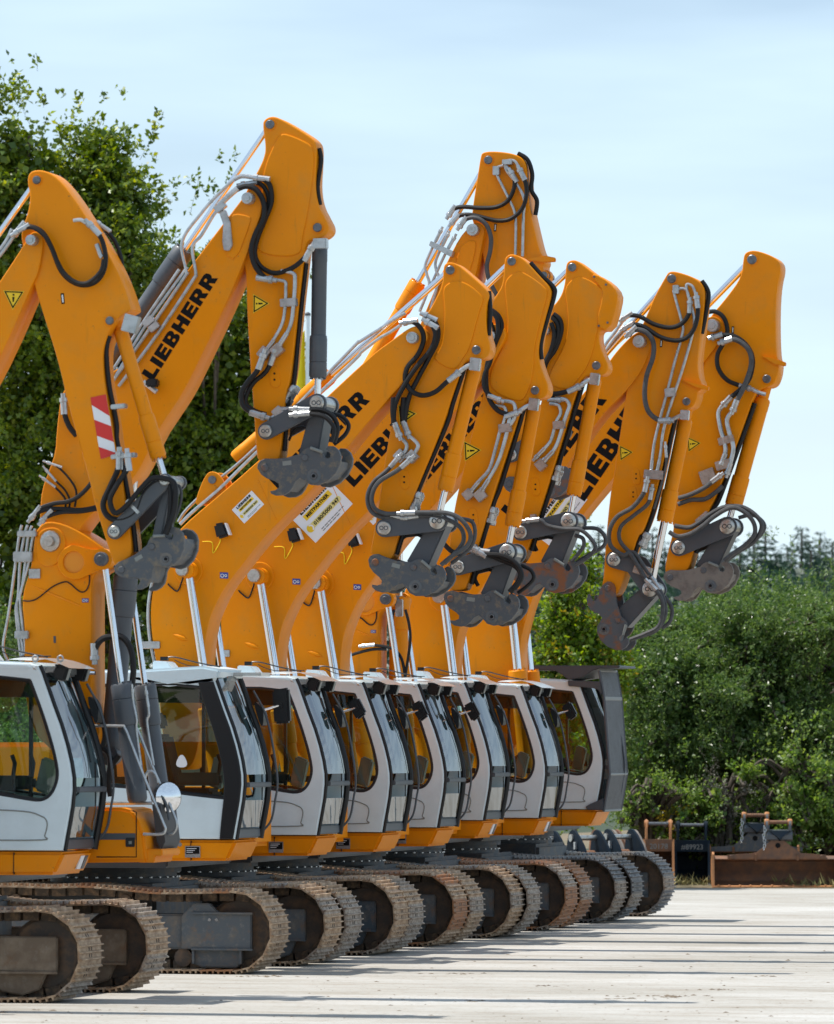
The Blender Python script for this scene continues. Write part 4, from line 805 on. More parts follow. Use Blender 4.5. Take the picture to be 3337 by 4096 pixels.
ub = plate('upper_boom', [chaikin(xz(UP, ynb + .02), 1)], ynb + .02, yb + .23, 'orange', r0, .012)
q0 = P(ZA(757, 1394), ynb); q1 = P(ZA(1080, 884), ynb); lettering((q0.x, q0.z), (q1.x, q1.z), 57 / s0, ynb + .016, ub)
plate('tip_panel', [chaikin(xz(M(ZA, (1140, 590), (1160, 560), (1240, 575), (1245, 600), (1170, 800), (1110, 760)), ynb), 1)], ynb + .008, ynb + .03, 'orange', ub, .01)
for pts in (M(ZA, (560, 1395), (740, 1140), (915, 880), (925, 850), (905, 700), (1000, 560), (1080, 470), (1160, 395)), M(ZA, (590, 1420), (790, 1150), (960, 890), (972, 860), (955, 730), (1000, 670), (1060, 570), (1100, 520)),
            M(ZA, (560, 1340), (720, 1090), (890, 840)), M(ZA, (575, 1370), (730, 1110), (930, 830))): hose(r0, pts, ynb - .02, 7, s0, 'zinc')
hose(r0, M(ZA, (1085, 525), (1130, 480), (1180, 437)), ynb - .03, 12, s0, 'zinc')
B().prism(xz(M(ZA, (1088, 555), (1120, 545), (1145, 610), (1155, 720), (1140, 748), (1112, 745), (1105, 700), (1110, 620)), ynb), ynb - .02, ynb + .03).make('pipe_bracket', 'zinc', ub, bevel=.006)
for c_ in ((735, 1098, 60, 40), (762, 1125, 55, 45), (1090, 530, 60, 40)):
    v = P(ZA(c_[0], c_[1]), ynb - .05); w2 = c_[2] * .4 / s0; d = Vector((.8, .6)); n = Vector((-.6, .8)); C = Vector((v.x, v.z)); B().prism([C - d * w2 - n * w2 * .6, C + d * w2 - n * w2 * .6, C + d * w2 + n * w2 * .6, C - d * w2 + n * w2 * .6], ynb - .06, ynb + .02).make('pipe_clamp', 'zinc', ub, bevel=.006)
v = P(ZA(765, 1410), ynb); B().box(v.x - .06, v.x + .06, ynb - .11, ynb, v.z - .03, v.z + .05).make('boom_light', 'black_plastic', ub, bevel=.015)
v0 = P(ZA(720, 1400), ynb); v1 = P(ZA(785, 1450), ynb); B().tube([(v0.x, ynb - .05, v0.z), (v1.x, ynb - .05, v1.z)], .028, 6).make('light_bracket', 'zinc', ub)
A0 = P(ZA(505, 1340), yb); B0 = P(ZA(1342, 122), yb); Ln = (B0 - A0).length; hcyl(r0, A0, B0, .04, (P(ZA(890, 725), yb) - A0).dot(B0 - A0) / Ln ** 2, 38 / s0, 11.5 / s0, 'grey_paint', 'stick_cylinder', eye=False)
A0 = P(Z1(640, 680), yb); B0 = P(ZB(938, 330), yb); Ln = (B0 - A0).length; hcyl(r0, A0, B0, .02, (P(ZB(872, 1040), yb) - A0).dot(B0 - A0) / Ln ** 2, 43 / s0, 15 / s0, 'grey_paint', 'adjusting_cylinder')
for pts, e in ((M(ZB, (215, 650), (250, 615), (330, 585), (430, 582), (560, 590), (670, 570)), 's'), (M(ZB, (235, 615), (290, 575), (380, 545), (480, 530), (560, 485), (640, 395), (680, 300)), ''), (M(ZB, (290, 670), (330, 635), (430, 605), (560, 600), (680, 580)), 's')): hose(r0, pts, ynb - .1, 9, s0, 'rubber', e)
for pts in (M(ZB, (330, 260), (400, 290), (480, 370), (530, 460), (520, 570)), M(ZB, (320, 310), (390, 390), (450, 450), (485, 520), (480, 580)), M(ZB, (300, 370), (380, 430), (430, 480), (455, 520), (455, 580))): hose(r0, pts, ynb - .03, 4.5, s0, 'rubber', 's')
hose(r0, M(ZA, (315, 1480), (322, 1560), (345, 1620), (380, 1665)), ynb - .04, 11, s0, 'rubber', 's')
hose(r0, M(ZH, (940, 1210), (940, 1130), (965, 1060), (1020, 1005), (1090, 985), (1200, 985), (1270, 1050), (1310, 1150), (1325, 1300), (1310, 1480)), yb - .3, 13, s0, 'rubber', 's')
hose(r0, M(ZH, (790, 1370), (880, 1345), (945, 1345)), ynb - .1, 9, s0, 'chrome', '', 'steel_pipe')
# tank box, handrails, round mirror and hoses on the far front of the same machine
yt = CX[0].y + 1.03
tk = xz(M(Z1, (430, 1305), (430, 985), (700, 985), (760, 1000), (800, 1060), (835, 1150), (850, 1300)), yt)
tb = B(); tb.prism(tk, yt, yt + .85); tbo = tb.make('fuel_tank', 'orange', r0, bevel=.03)
B().prism(xz(M(Z1, (540, 1133), (785, 1133), (785, 1170), (540, 1170)), yt), yt - .004, yt).make('grey_stripe', 'grey_paint', tbo)
B().prism(xz(M(Z1, (728, 1158), (782, 1158), (782, 1212), (728, 1212)), yt), yt - .012, yt).make('door_latch', 'black_plastic', tbo, bevel=.006)
B().prism(xz(M(Z1, (748, 1178), (765, 1178), (765, 1195), (748, 1195)), yt), yt - .016, yt - .011).make('latch_button', 'console', tbo)
dr = xz(M(Z1, (560, 1270), (790, 1270), (790, 1010), (770, 1003)), yt); B().tube([(p[0], yt - .001, p[1]) for p in dr], .006, 5).make('door_gap', 'print_black', tbo)
B().prism(xz(M(Z1, (835, 1222), (980, 1222), (980, 1262), (935, 1262), (935, 1300), (840, 1300)), yt + .3), yt + .05, yt + .7).make('step', 'orange', tbo, bevel=.012)
B().prism(xz(M(Z1, (880, 965), (930, 968), (957, 1180), (935, 1230), (908, 1180)), yt + .25), yt + .25, yt + .8).make('gap_dark_block', 'interior', r0)  # darkness of the gap beside the tank, put in as a dark block
for pts in (M(Z1, (430, 512), (690, 512), (722, 525), (760, 615), (840, 820), (940, 1060), (957, 1110), (932, 1138), (830, 1138)), ):
    hose(r0, pts, yt + .02, 6, s0, 'zinc', '', 'handrail')
hose(r0, M(Z1, (700, 512), (770, 514), (800, 545), (900, 790), (1000, 1010), (1022, 1085), (1000, 1132), (950, 1140)), yt + .4, 6, s0, 'zinc', '', 'handrail')
hose(r0, M(Z1, (560, 960), (880, 958)), yt + .2, 7, s0, 'zinc', '', 'handrail')
c = P(Z1(968, 925), yt + .45); B().lathe((c.x - .03, c.y + .02, c.z), (c.x + .05, c.y - .05, c.z), [(0, .06), (.1, .12), (.3, .145), (.62, .148), (.66, .14), (.8, .11), (.92, .07), (1, .02)], 28).make('round_mirror', 'chrome', r0)
B().lathe((c.x - .032, c.y + .022, c.z), (c.x + .018, c.y - .02, c.z), [(0, .13), (.2, .153), (1, .155)], 28).make('mirror_rim', 'black_plastic', r0)
B().tube([(c.x - .1, c.y + .04, c.z + .05), (c.x - .03, c.y + .01, c.z)], .025, 8).make('mirror_clamp', 'black_plastic', r0)
hose(r0, M(Z1, (905, 880), (960, 960), (980, 1055)), yt + .35, 6, s0, 'grey_paint', '', 'mirror_stem')
hose(r0, M(Z1, (835, 830), (850, 785), (880, 775), (905, 800), (915, 840)), yt + .1, 6, s0, 'zinc', '', 'handrail')
for pts in (M(Z1, (480, 415), (540, 440), (590, 490), (610, 560), (590, 640), (540, 660)), M(Z1, (545, 625), (610, 650), (640, 700), (630, 790), (600, 860), (560, 900)), M(Z1, (690, 680), (650, 740), (630, 830), (640, 920))): hose(r0, pts, yb - .28, 12, s0, 'rubber')
for pts in (M(Z1, (765, 300), (770, 370), (790, 470), (790, 540), (815, 740)), M(Z1, (845, 310), (858, 400), (862, 450), (852, 500), (890, 740))): hose(r0, pts, yb - .45, 5, s0, 'zinc', 's', 'steel_pipe')
for (x, y) in ((205, 128), (350, 128)):
    v = P(Z1(x, y), CX[0].y + .25); B().tube([(v.x + cos(2 * pi * k / 12) * .028, v.y, v.z + .01 + sin(2 * pi * k / 12) * .028) for k in range(13)], .009, 6).make('lifting_eye', 'zinc', r0)
# ---- arms
ARM = {}
ARM['A'] = dict(wa=.36, arm=M(ZA, (136, 400), (142, 368), (162, 350), (200, 346), (250, 360), (300, 400), (370, 490), (430, 585), (520, 725), (600, 880), (652, 1030), (645, 1045), (600, 1068), (562, 1110), (530, 1170), (510, 1245), (512, 1340), (522, 1430), (560, 1640)) + M(ZB, (790, 110), (830, 260), (865, 500), (900, 700), (922, 895), (885, 930), (800, 985), (785, 950), (720, 755), (660, 555), (620, 380), (560, 160), (515, 10)) + M(ZA, (375, 1640), (330, 1480), (290, 1300), (190, 985), (150, 850), (105, 700), (108, 640), (142, 550), (150, 470), (140, 430)),
 pins=[(ZA(185, 398), 17), (ZA(175, 700), 22, 'pin_bright', .3), (ZA(547, 1095), 17), (ZB(845, 1005), 15)], label=ZA(312, 985), tilt=.1, Lr=(24, 22), bar=.75,
 L1=ZB(800, 740), L2=ZB(1150, 385), C1=ZB(845, 1005), C2=ZB(1057, 845), cyl=(ZA(580, 1080), ZA(594, 1140), ZB(1072, 240), 29, 13),
 cables=[(M(ZA, (535, 1170), (520, 1250), (535, 1420), (570, 1600)) + M(ZB, (800, 100), (835, 250), (880, 500), (915, 700), (935, 880)), 3)], cr=10,
 hoses=[(M(ZA, (70, 670), (100, 640), (150, 628), (210, 655), (255, 730), (300, 840), (350, 895), (410, 918), (470, 905), (512, 855), (525, 780), (508, 700), (480, 655), (440, 612)), 10, 'rubber', 'se'),
  (M(ZA, (75, 660), (130, 632), (180, 640), (235, 690), (280, 790), (320, 860), (380, 905), (440, 905), (500, 850), (515, 790)), 9, 'rubber', 's', .06),
  (M(ZA, (365, 598), (400, 595), (430, 612)), 8, 'zinc'), (M(ZA, (480, 715), (500, 770), (508, 780)), 10, 'zinc'), (M(ZA, (480, 610), (520, 640), (570, 700), (600, 780), (605, 830)), 9, 'rubber', 's', -.42),
  (M(ZB, (830, 190), (822, 300), (765, 430), (718, 540), (735, 615), (790, 655), (870, 652), (950, 600), (1000, 480), (1080, 400), (1160, 390), (1190, 480), (1180, 640), (1150, 760)), 12, 'rubber', 's'),
  (M(ZB, (885, 200), (885, 300), (810, 420), (765, 520), (800, 610), (880, 560), (980, 440), (1060, 370), (1180, 380), (1220, 440), (1210, 600), (1150, 760)), 11, 'rubber', 's', .07),
  (M(ZB, (1200, 395), (1250, 430), (1260, 500), (1240, 590), (1200, 680)), 6, 'hose_dusty', '', -.3)],
 clamps=[(ZA(590, 1520), 60, 18, 5), (ZB(860, 215), 100, 18, 5), (ZB(930, 570), 75, 18, -45), (ZA(650, 1110), 60, 70, -15)])
ARM['B'] = dict(wa=.3, arm=M(ZA, (1302, 125), (1310, 97), (1345, 79), (1390, 90), (1500, 155), (1558, 196), (1572, 230), (1571, 300), (1562, 430), (1577, 520), (1612, 585), (1634, 628), (1626, 664), (1588, 688), (1540, 692), (1515, 715), (1505, 800), (1482, 1000), (1462, 1200), (1440, 1400)) + M(ZE, (640, 100), (612, 470), (590, 492), (482, 505), (470, 440), (455, 200), (442, 30)) + M(ZA, (1240, 1300), (1225, 1050), (1222, 870), (1205, 780), (1200, 640), (1200, 520), (1225, 440), (1275, 360), (1310, 285), (1318, 230)),
 panel=M(ZA, (1312, 330), (1370, 200), (1390, 172), (1420, 165), (1530, 212), (1556, 240), (1560, 330), (1530, 560), (1500, 690), (1492, 780), (1300, 770), (1260, 700), (1290, 560), (1300, 450)),
 pins=[(ZA(1342, 122), 18), (ZA(1250, 495), 24, 'pin_bright', .31), (ZA(1577, 633), 18), (ZE(522, 536), 15)], label=ZA(1418, 665), tilt=-.05, Lr=(26, 30),
 L1=ZE(530, 325), L2=ZE(825, 162), C1=ZE(522, 536), C2=ZE(753, 478), cyl=(ZA(1588, 640), ZA(1590, 720), ZA(1597, 1378), 31, 13, 'grey_paint'), warn=(ZA(1284, 1010), 40, 0), ovals=[(ZA(1363, 1372), 1)],
 cables=[(M(ZA, (1575, 240), (1585, 300), (1568, 430), (1580, 520)), 2), (M(ZA, (1512, 810), (1490, 1000), (1470, 1200), (1450, 1400)) + M(ZE, (650, 120), (625, 440)), 4)],
 hoses=[(M(ZA, (1262, 385), (1312, 395), (1342, 432), (1346, 510), (1312, 600), (1280, 680), (1264, 760), (1290, 822), (1350, 857), (1410, 850), (1470, 820), (1520, 772), (1548, 728)), 10, 'rubber', 'se'),
  (M(ZA, (1178, 442), (1222, 428), (1272, 445), (1308, 510), (1308, 590), (1270, 660), (1248, 740), (1265, 820), (1312, 880), (1350, 892)), 11, 'rubber', 'e', .04), (M(ZA, (1200, 420), (1280, 412), (1320, 450), (1332, 510), (1300, 600), (1268, 690)), 9, 'rubber', 's', -.02),
  (M(ZA, (1350, 892), (1412, 900), (1418, 940), (1415, 1020), (1400, 1110), (1350, 1200), (1310, 1255)), 7, 'zinc', 'e'), (M(ZA, (1395, 847), (1455, 860), (1463, 900), (1457, 1000), (1440, 1120), (1380, 1225)), 8, 'zinc', 'e'),
  (M(ZA, (1160, 395), (1200, 378), (1262, 385)), 9, 'zinc'), (M(ZA, (1548, 728), (1575, 705)), 10, 'zinc'),
  (M(ZA, (1308, 1260), (1278, 1340), (1230, 1400), (1200, 1455), (1207, 1515), (1252, 1550), (1315, 1572)), 11, 'rubber', 'se', .05), (M(ZA, (1368, 1240), (1325, 1340), (1260, 1400), (1225, 1460), (1222, 1510), (1270, 1545), (1320, 1560)), 10, 'rubber', 's', .0),
  (M(ZE, (560, 250), (620, 205), (690, 198)), 9, 'zinc', 'e'), (M(ZE, (560, 262), (630, 235), (690, 230)), 9, 'zinc', 'e'),
  (M(ZE, (690, 198), (760, 200), (850, 203), (915, 240), (942, 310), (922, 390)), 10, 'rubber', 's', .1), (M(ZE, (690, 230), (790, 226), (870, 245), (922, 310), (905, 390)), 9, 'rubber', 's', .15), (M(ZE, (900, 225), (965, 240), (1005, 290), (985, 345), (920, 400)), 9, 'rubber', '', -.3),
  (M(ZE, (660, 380), (690, 320), (740, 300), (775, 330), (760, 380)), 5, 'rubber', '', -.2)],
 clamps=[(ZA(1432, 1005), 65, 32, 3), (ZA(1310, 1255), 45, 40, 50), (ZA(1375, 1240), 45, 40, 40), (ZE(605, 222), 40, 50, 40), (ZA(1590, 712), 55, 40, 0)])
ARM['D'] = dict(wa=.3, arm=M(ZCc, (589, 840), (594, 803), (622, 786), (662, 792), (705, 818), (868, 962), (882, 1000), (864, 1050), (858, 1150), (866, 1250), (888, 1310), (880, 1372), (845, 1402), (765, 1397), (718, 1420), (692, 1500), (642, 1640), (590, 1815)) + M(ZF, (380, 190), (300, 410), (275, 515), (250, 535), (128, 500), (132, 470), (150, 370), (190, 130)) + M(ZE, (1240, 330), (1300, 120)) + M(ZCc, (285, 1700), (330, 1570), (420, 1420), (472, 1300), (466, 1220), (480, 1120), (520, 1060), (584, 930)),
 panel=M(ZCc, (590, 950), (620, 920), (680, 898), (760, 930), (840, 1000), (846, 1030), (815, 1110), (760, 1330), (712, 1400), (660, 1480), (520, 1400), (560, 1350), (590, 1280), (600, 1100), (592, 1020)),
 pins=[(ZCc(635, 838), 18), (ZCc(415, 1270), 24, 'pin_bright', .31), (ZCc(800, 1342), 18), (ZF(160, 550), 16)], label=ZCc(632, 1348), tilt=-.08, Lr=(28, 33), L1=ZF(220, 335), L2=ZF(555, 290), C1=ZF(160, 550), C2=ZF(402, 582),
 cyl=(ZCc(812, 1350), ZCc(790, 1425), ZF(637, 105), 29, 13), warn=(ZE(1332, 230), 44, 5), ovals=[(ZE(1328, 605), 1)],
 cables=[(M(ZCc, (868, 970), (876, 1100), (866, 1250)), 2), (M(ZCc, (722, 1430), (692, 1520), (640, 1680), (600, 1815)) + M(ZF, (450, 30), (385, 200), (310, 420), (285, 500)), 4)],
 hoses=[(M(ZCc, (340, 1168), (400, 1165), (450, 1210), (465, 1280), (430, 1370), (365, 1450), (350, 1530), (390, 1600), (460, 1628), (540, 1605), (610, 1545), (690, 1480)), 10, 'rubber', 'se', .03),
  (M(ZCc, (470, 1120), (525, 1150), (556, 1210), (550, 1290), (500, 1390), (430, 1520), (370, 1650), (340, 1815)) + M(ZE, (1325, 130), (1318, 240), (1350, 345)), 10, 'rubber', 'se', .0), (M(ZCc, (480, 1160), (520, 1190), (540, 1250), (510, 1340), (420, 1450), (340, 1570), (285, 1690), (275, 1815)) + M(ZE, (1265, 130), (1262, 240), (1300, 355)), 10, 'rubber', 'se', .05),
  (M(ZE, (1300, 355), (1340, 400), (1335, 440), (1305, 465)), 8, 'zinc'), (M(ZE, (1350, 345), (1405, 400), (1395, 440), (1370, 470)), 8, 'zinc'), (M(ZCc, (690, 1480), (740, 1445), (790, 1430)), 9, 'zinc'),
  (M(ZE, (1300, 470), (1230, 550), (1150, 620), (1115, 700), (1130, 780), (1190, 820), (1290, 820), (1330, 825)), 9, 'hose_dusty', 'se', .05), (M(ZE, (1370, 480), (1290, 550), (1180, 620), (1140, 700), (1155, 770), (1220, 802), (1310, 800)), 9, 'hose_dusty', 's', .09),
  (M(ZE, (1310, 800), (1450, 795), (1580, 800), (1660, 840), (1710, 920), (1690, 990), (1600, 1050), (1540, 1100)), 9, 'hose_dusty', 's', .12), (M(ZE, (1330, 825), (1440, 815), (1560, 830), (1650, 880), (1672, 950), (1640, 1010), (1560, 1090)), 9, 'hose_dusty', 's', .06), (M(ZE, (1640, 830), (1720, 850), (1736, 930), (1700, 1010), (1600, 1090)), 8, 'hose_dusty', '', -.32),
  (M(ZE, (1290, 1010), (1310, 950), (1380, 915), (1440, 940)), 8, 'rubber', '', -.2), (M(ZE, (1278, 1020), (1290, 960), (1340, 925)), 8, 'rubber', 's', -.25)],
 clamps=[(ZE(1305, 468), 42, 42, 45), (ZE(1372, 472), 42, 42, 45), (ZE(1380, 805), 22, 60, 0), (ZCc(790, 1432), 40, 50, -8)])
ARM['E'] = dict(wa=.3, arm=M(ZCc, (974, 790), (984, 750), (1018, 734), (1065, 746), (1115, 782), (1200, 878), (1268, 948), (1272, 1000), (1230, 1150), (1192, 1300), (1190, 1400), (1225, 1500), (1254, 1570), (1246, 1632), (1200, 1652), (1132, 1655), (1092, 1692), (1070, 1750), (1050, 1815)) + M(ZF, (900, 150), (860, 280), (800, 480), (740, 700), (720, 730), (606, 730), (622, 500), (655, 230), (700, 30)) + M(ZCc, (800, 1740), (850, 1600), (880, 1400), (870, 1200), (880, 1060), (920, 1000), (966, 930)),
 panel=M(ZCc, (975, 920), (1010, 870), (1070, 838), (1150, 880), (1240, 950), (1252, 985), (1210, 1130), (1160, 1350), (1165, 1450), (1130, 1600), (1080, 1680), (890, 1600), (880, 1480), (980, 1300), (1000, 1180), (985, 1020)),
 pins=[(ZCc(1023, 783), 17), (ZCc(905, 1260), 22, 'pin_bright', .31), (ZCc(1170, 1597), 17), (ZF(635, 780), 15)], label=ZCc(983, 1605), tilt=-.08, Lr=(26, 32), L1=ZF(685, 580), L2=ZF(995, 488), C1=ZF(635, 780), C2=ZF(870, 780),
 cyl=(ZCc(1180, 1610), ZCc(1165, 1680), ZF(1058, 325), 28, 13), warn=(ZK(450, 380), 42, 3), ovals=[(ZF(780, 268), 1)],
 cables=[(M(ZCc, (1130, 790), (1200, 870), (1275, 945), (1280, 1000), (1235, 1150), (1196, 1300), (1200, 1400)), 3), (M(ZCc, (1095, 1700), (1075, 1760), (1060, 1815)) + M(ZF, (945, 60), (905, 160), (868, 280), (810, 480), (760, 690)), 4)],
 hoses=[(M(ZCc, (895, 1090), (940, 1130), (958, 1200), (920, 1300), (870, 1420), (860, 1550), (880, 1650), (930, 1720), (1000, 1748), (1060, 1735)), 10, 'rubber', 'e', .02), (M(ZCc, (890, 1170), (905, 1250), (890, 1400), (850, 1500), (850, 1580), (890, 1630), (950, 1660)), 9, 'rubber', 'e', .05), (M(ZCc, (895, 1100), (930, 1150), (930, 1250), (890, 1330)), 9, 'rubber', '', .08),
  (M(ZCc, (950, 1660), (1020, 1670), (1042, 1700), (1040, 1760), (1010, 1815)) + M(ZK, (840, 60), (800, 250), (730, 480), (640, 650), (560, 780)), 8, 'zinc', 'e'), (M(ZCc, (910, 1690), (970, 1700), (985, 1740), (965, 1815)) + M(ZK, (755, 150), (700, 360), (640, 560), (540, 680), (450, 790)), 7, 'zinc', 'e'), (M(ZCc, (1060, 1735), (1110, 1700), (1160, 1680)), 9, 'zinc'),
  (M(ZF, (800, 480), (850, 490), (950, 530), (1040, 570), (1078, 620), (1060, 680), (1010, 740)), 12, 'rubber', 's', .08), (M(ZF, (790, 470), (850, 500), (960, 510), (1050, 560), (1085, 640), (1040, 720)), 10, 'rubber', 's', .14), (M(ZF, (1080, 570), (1140, 600), (1160, 650), (1120, 700), (1060, 745)), 8, 'rubber', '', -.3), (M(ZF, (810, 700), (790, 650), (820, 600), (880, 595), (925, 620)), 8, 'rubber', '', -.2),
  (M(ZF, (700, 470), (760, 480), (800, 490)), 8, 'zinc', 'e'), (M(ZF, (590, 430), (640, 480), (700, 500)), 10, 'rubber', '', .02)],
 clamps=[(ZK(430, 815), 38, 38, 40), (ZK(550, 820), 42, 42, 40), (ZK(795, 155), 50, 34, 5), (ZCc(1160, 1685), 38, 48, -8), (ZF(790, 478), 22, 50, 10)])
ARM['F'] = dict(wa=.3, arm=M(ZCc, (1362, 822), (1372, 785), (1405, 772), (1442, 780), (1540, 858), (1640, 915), (1690, 980), (1686, 1050), (1640, 1220), (1575, 1215), (1572, 1290), (1602, 1380), (1632, 1432), (1626, 1482), (1588, 1506), (1505, 1497), (1458, 1530), (1438, 1590), (1400, 1700), (1370, 1815)) + M(ZF, (1195, 250), (1110, 520), (1070, 560), (985, 560), (1000, 420), (1030, 200), (1080, 50)) + M(ZCc, (1190, 1740), (1225, 1600), (1215, 1450), (1250, 1300), (1265, 1180), (1260, 1090), (1330, 1010), (1358, 920)),
 panel=M(ZCc, (1355, 960), (1390, 905), (1440, 872), (1520, 900), (1600, 960), (1610, 990), (1570, 1180), (1520, 1420), (1440, 1530), (1380, 1600), (1250, 1560), (1260, 1480), (1350, 1330), (1380, 1200), (1372, 1060)),
 pins=[(ZCc(1404, 820), 17), (ZCc(1243, 1222), 22, 'pin_bright', .31), (ZCc(1557, 1440), 17), (ZF(1015, 580), 15)], label=ZCc(1378, 1443), tilt=-.08, Lr=(26, 31), L1=ZF(1080, 362), L2=ZF(1383, 292), C1=ZF(1015, 590), C2=ZF(1248, 578), cm='coupler_rust',
 cyl=(ZCc(1562, 1452), ZCc(1552, 1525), ZF(1444, 130), 27, 12), ovals=[(ZF(1172, 75), 1)],
 cables=[(M(ZCc, (1465, 1540), (1442, 1620), (1405, 1740), (1385, 1815)) + M(ZF, (1280, 20), (1205, 250), (1140, 480)), 4)],
 hoses=[(M(ZCc, (1285, 1115), (1325, 1150), (1335, 1220), (1300, 1330), (1240, 1420), (1215, 1520), (1235, 1590), (1290, 1618), (1380, 1600), (1450, 1570)), 10, 'rubber', 'e', .02), (M(ZCc, (1270, 1170), (1290, 1240), (1270, 1340), (1220, 1440)), 9, 'rubber', '', .06), (M(ZCc, (1270, 1130), (1310, 1180), (1310, 1260), (1260, 1370)), 9, 'rubber', '', .04), (M(ZCc, (1250, 1620), (1290, 1650), (1330, 1655)), 9, 'rubber', 'e'),
  (M(ZCc, (1300, 1645), (1360, 1655), (1385, 1690), (1370, 1740)) + M(ZK, (1380, 90), (1330, 260), (1280, 370), (1180, 480)), 8, 'zinc', 'e'), (M(ZCc, (1260, 1680), (1315, 1690), (1330, 1740)) + M(ZK, (1300, 100), (1260, 250), (1220, 320), (1100, 450)), 7, 'zinc', 'e'), (M(ZCc, (1450, 1570), (1500, 1535), (1550, 1525)), 9, 'zinc'),
  (M(ZF, (1115, 290), (1200, 285), (1250, 320), (1350, 340), (1450, 345), (1520, 400), (1550, 460), (1500, 520), (1420, 570)), 8, 'hose_dusty', 's', .1), (M(ZF, (1470, 335), (1560, 340), (1610, 390), (1600, 450), (1500, 510), (1410, 565)), 8, 'hose_dusty', '', -.3), (M(ZF, (1420, 380), (1470, 400), (1475, 450), (1440, 500), (1400, 545)), 8, 'hose_dusty', '', .05), (M(ZF, (1180, 480), (1160, 420), (1200, 385), (1300, 400)), 8, 'rubber', '', -.2)],
 clamps=[(ZK(1150, 520), 38, 40, 40), (ZK(1330, 125), 46, 32, 5), (ZCc(1545, 1525), 36, 46, -8), (ZF(1160, 285), 22, 46, 5)])
ARM['C'] = dict(wa=.42, arm=M(ZCc, (826, 112), (838, 95), (880, 87), (960, 90), (1040, 104), (1090, 130), (1116, 180), (1118, 300), (1132, 440), (1162, 570), (1195, 710), (1215, 745), (1232, 785), (1215, 820), (1240, 870), (1250, 910), (1225, 960), (1190, 1060)) + [(2130, 1300), (2110, 1600), (2085, 1900), (2050, 1965), (2010, 1960), (1985, 1600), (1970, 1300)] + M(ZCc, (880, 980), (860, 860), (830, 700), (770, 520), (772, 470), (782, 390), (808, 230)),
 pins=[(ZCc(875, 143), 17), (ZCc(793, 590), 25, 'pin_bright', .38), (ZCc(1225, 870), 15), ((2037, 1936), 15)], label=ZCc(918, 568), tilt=-.08, Lr=(24, 28), L1=(2045, 1819), L2=(2222, 1722), C1=(2037, 1936), C2=(2169, 1903), cm='coupler_rust',
 cyl=((2185, 1105), (2188, 1160), (2212, 1560), 26, 12),
 cables=[(M(ZCc, (1050, 100), (1110, 140), (1140, 230), (1135, 330), (1170, 400), (1160, 490)), 2)],
 hoses=[(M(ZCc, (622, 495), (660, 450), (720, 438), (820, 445), (920, 440), (990, 405), (1030, 340), (1040, 270), (1015, 215)), 9, 'rubber', 'se', .02), (M(ZCc, (640, 545), (690, 495), (760, 488), (840, 505), (930, 525), (1010, 515), (1080, 460), (1112, 380), (1110, 290), (1070, 200)), 9, 'rubber', 'se', .04), (M(ZCc, (690, 565), (735, 515), (800, 508), (860, 550), (890, 630), (885, 720), (865, 810), (880, 900), (930, 1000)), 9, 'hose_dusty', 's', .08),
  (M(ZCc, (1010, 215), (985, 180), (940, 185), (920, 205), (930, 240), (1000, 380), (1040, 470), (1048, 560), (1045, 740)), 6, 'zinc', '', -.01), (M(ZCc, (1070, 200), (1040, 150), (990, 150), (985, 200), (1050, 290), (1100, 390), (1095, 500), (1090, 750)), 6, 'zinc', '', -.01)],
 clamps=[(ZCc(925, 210), 26, 36, 0), (ZCc(995, 155), 40, 20, 0)])
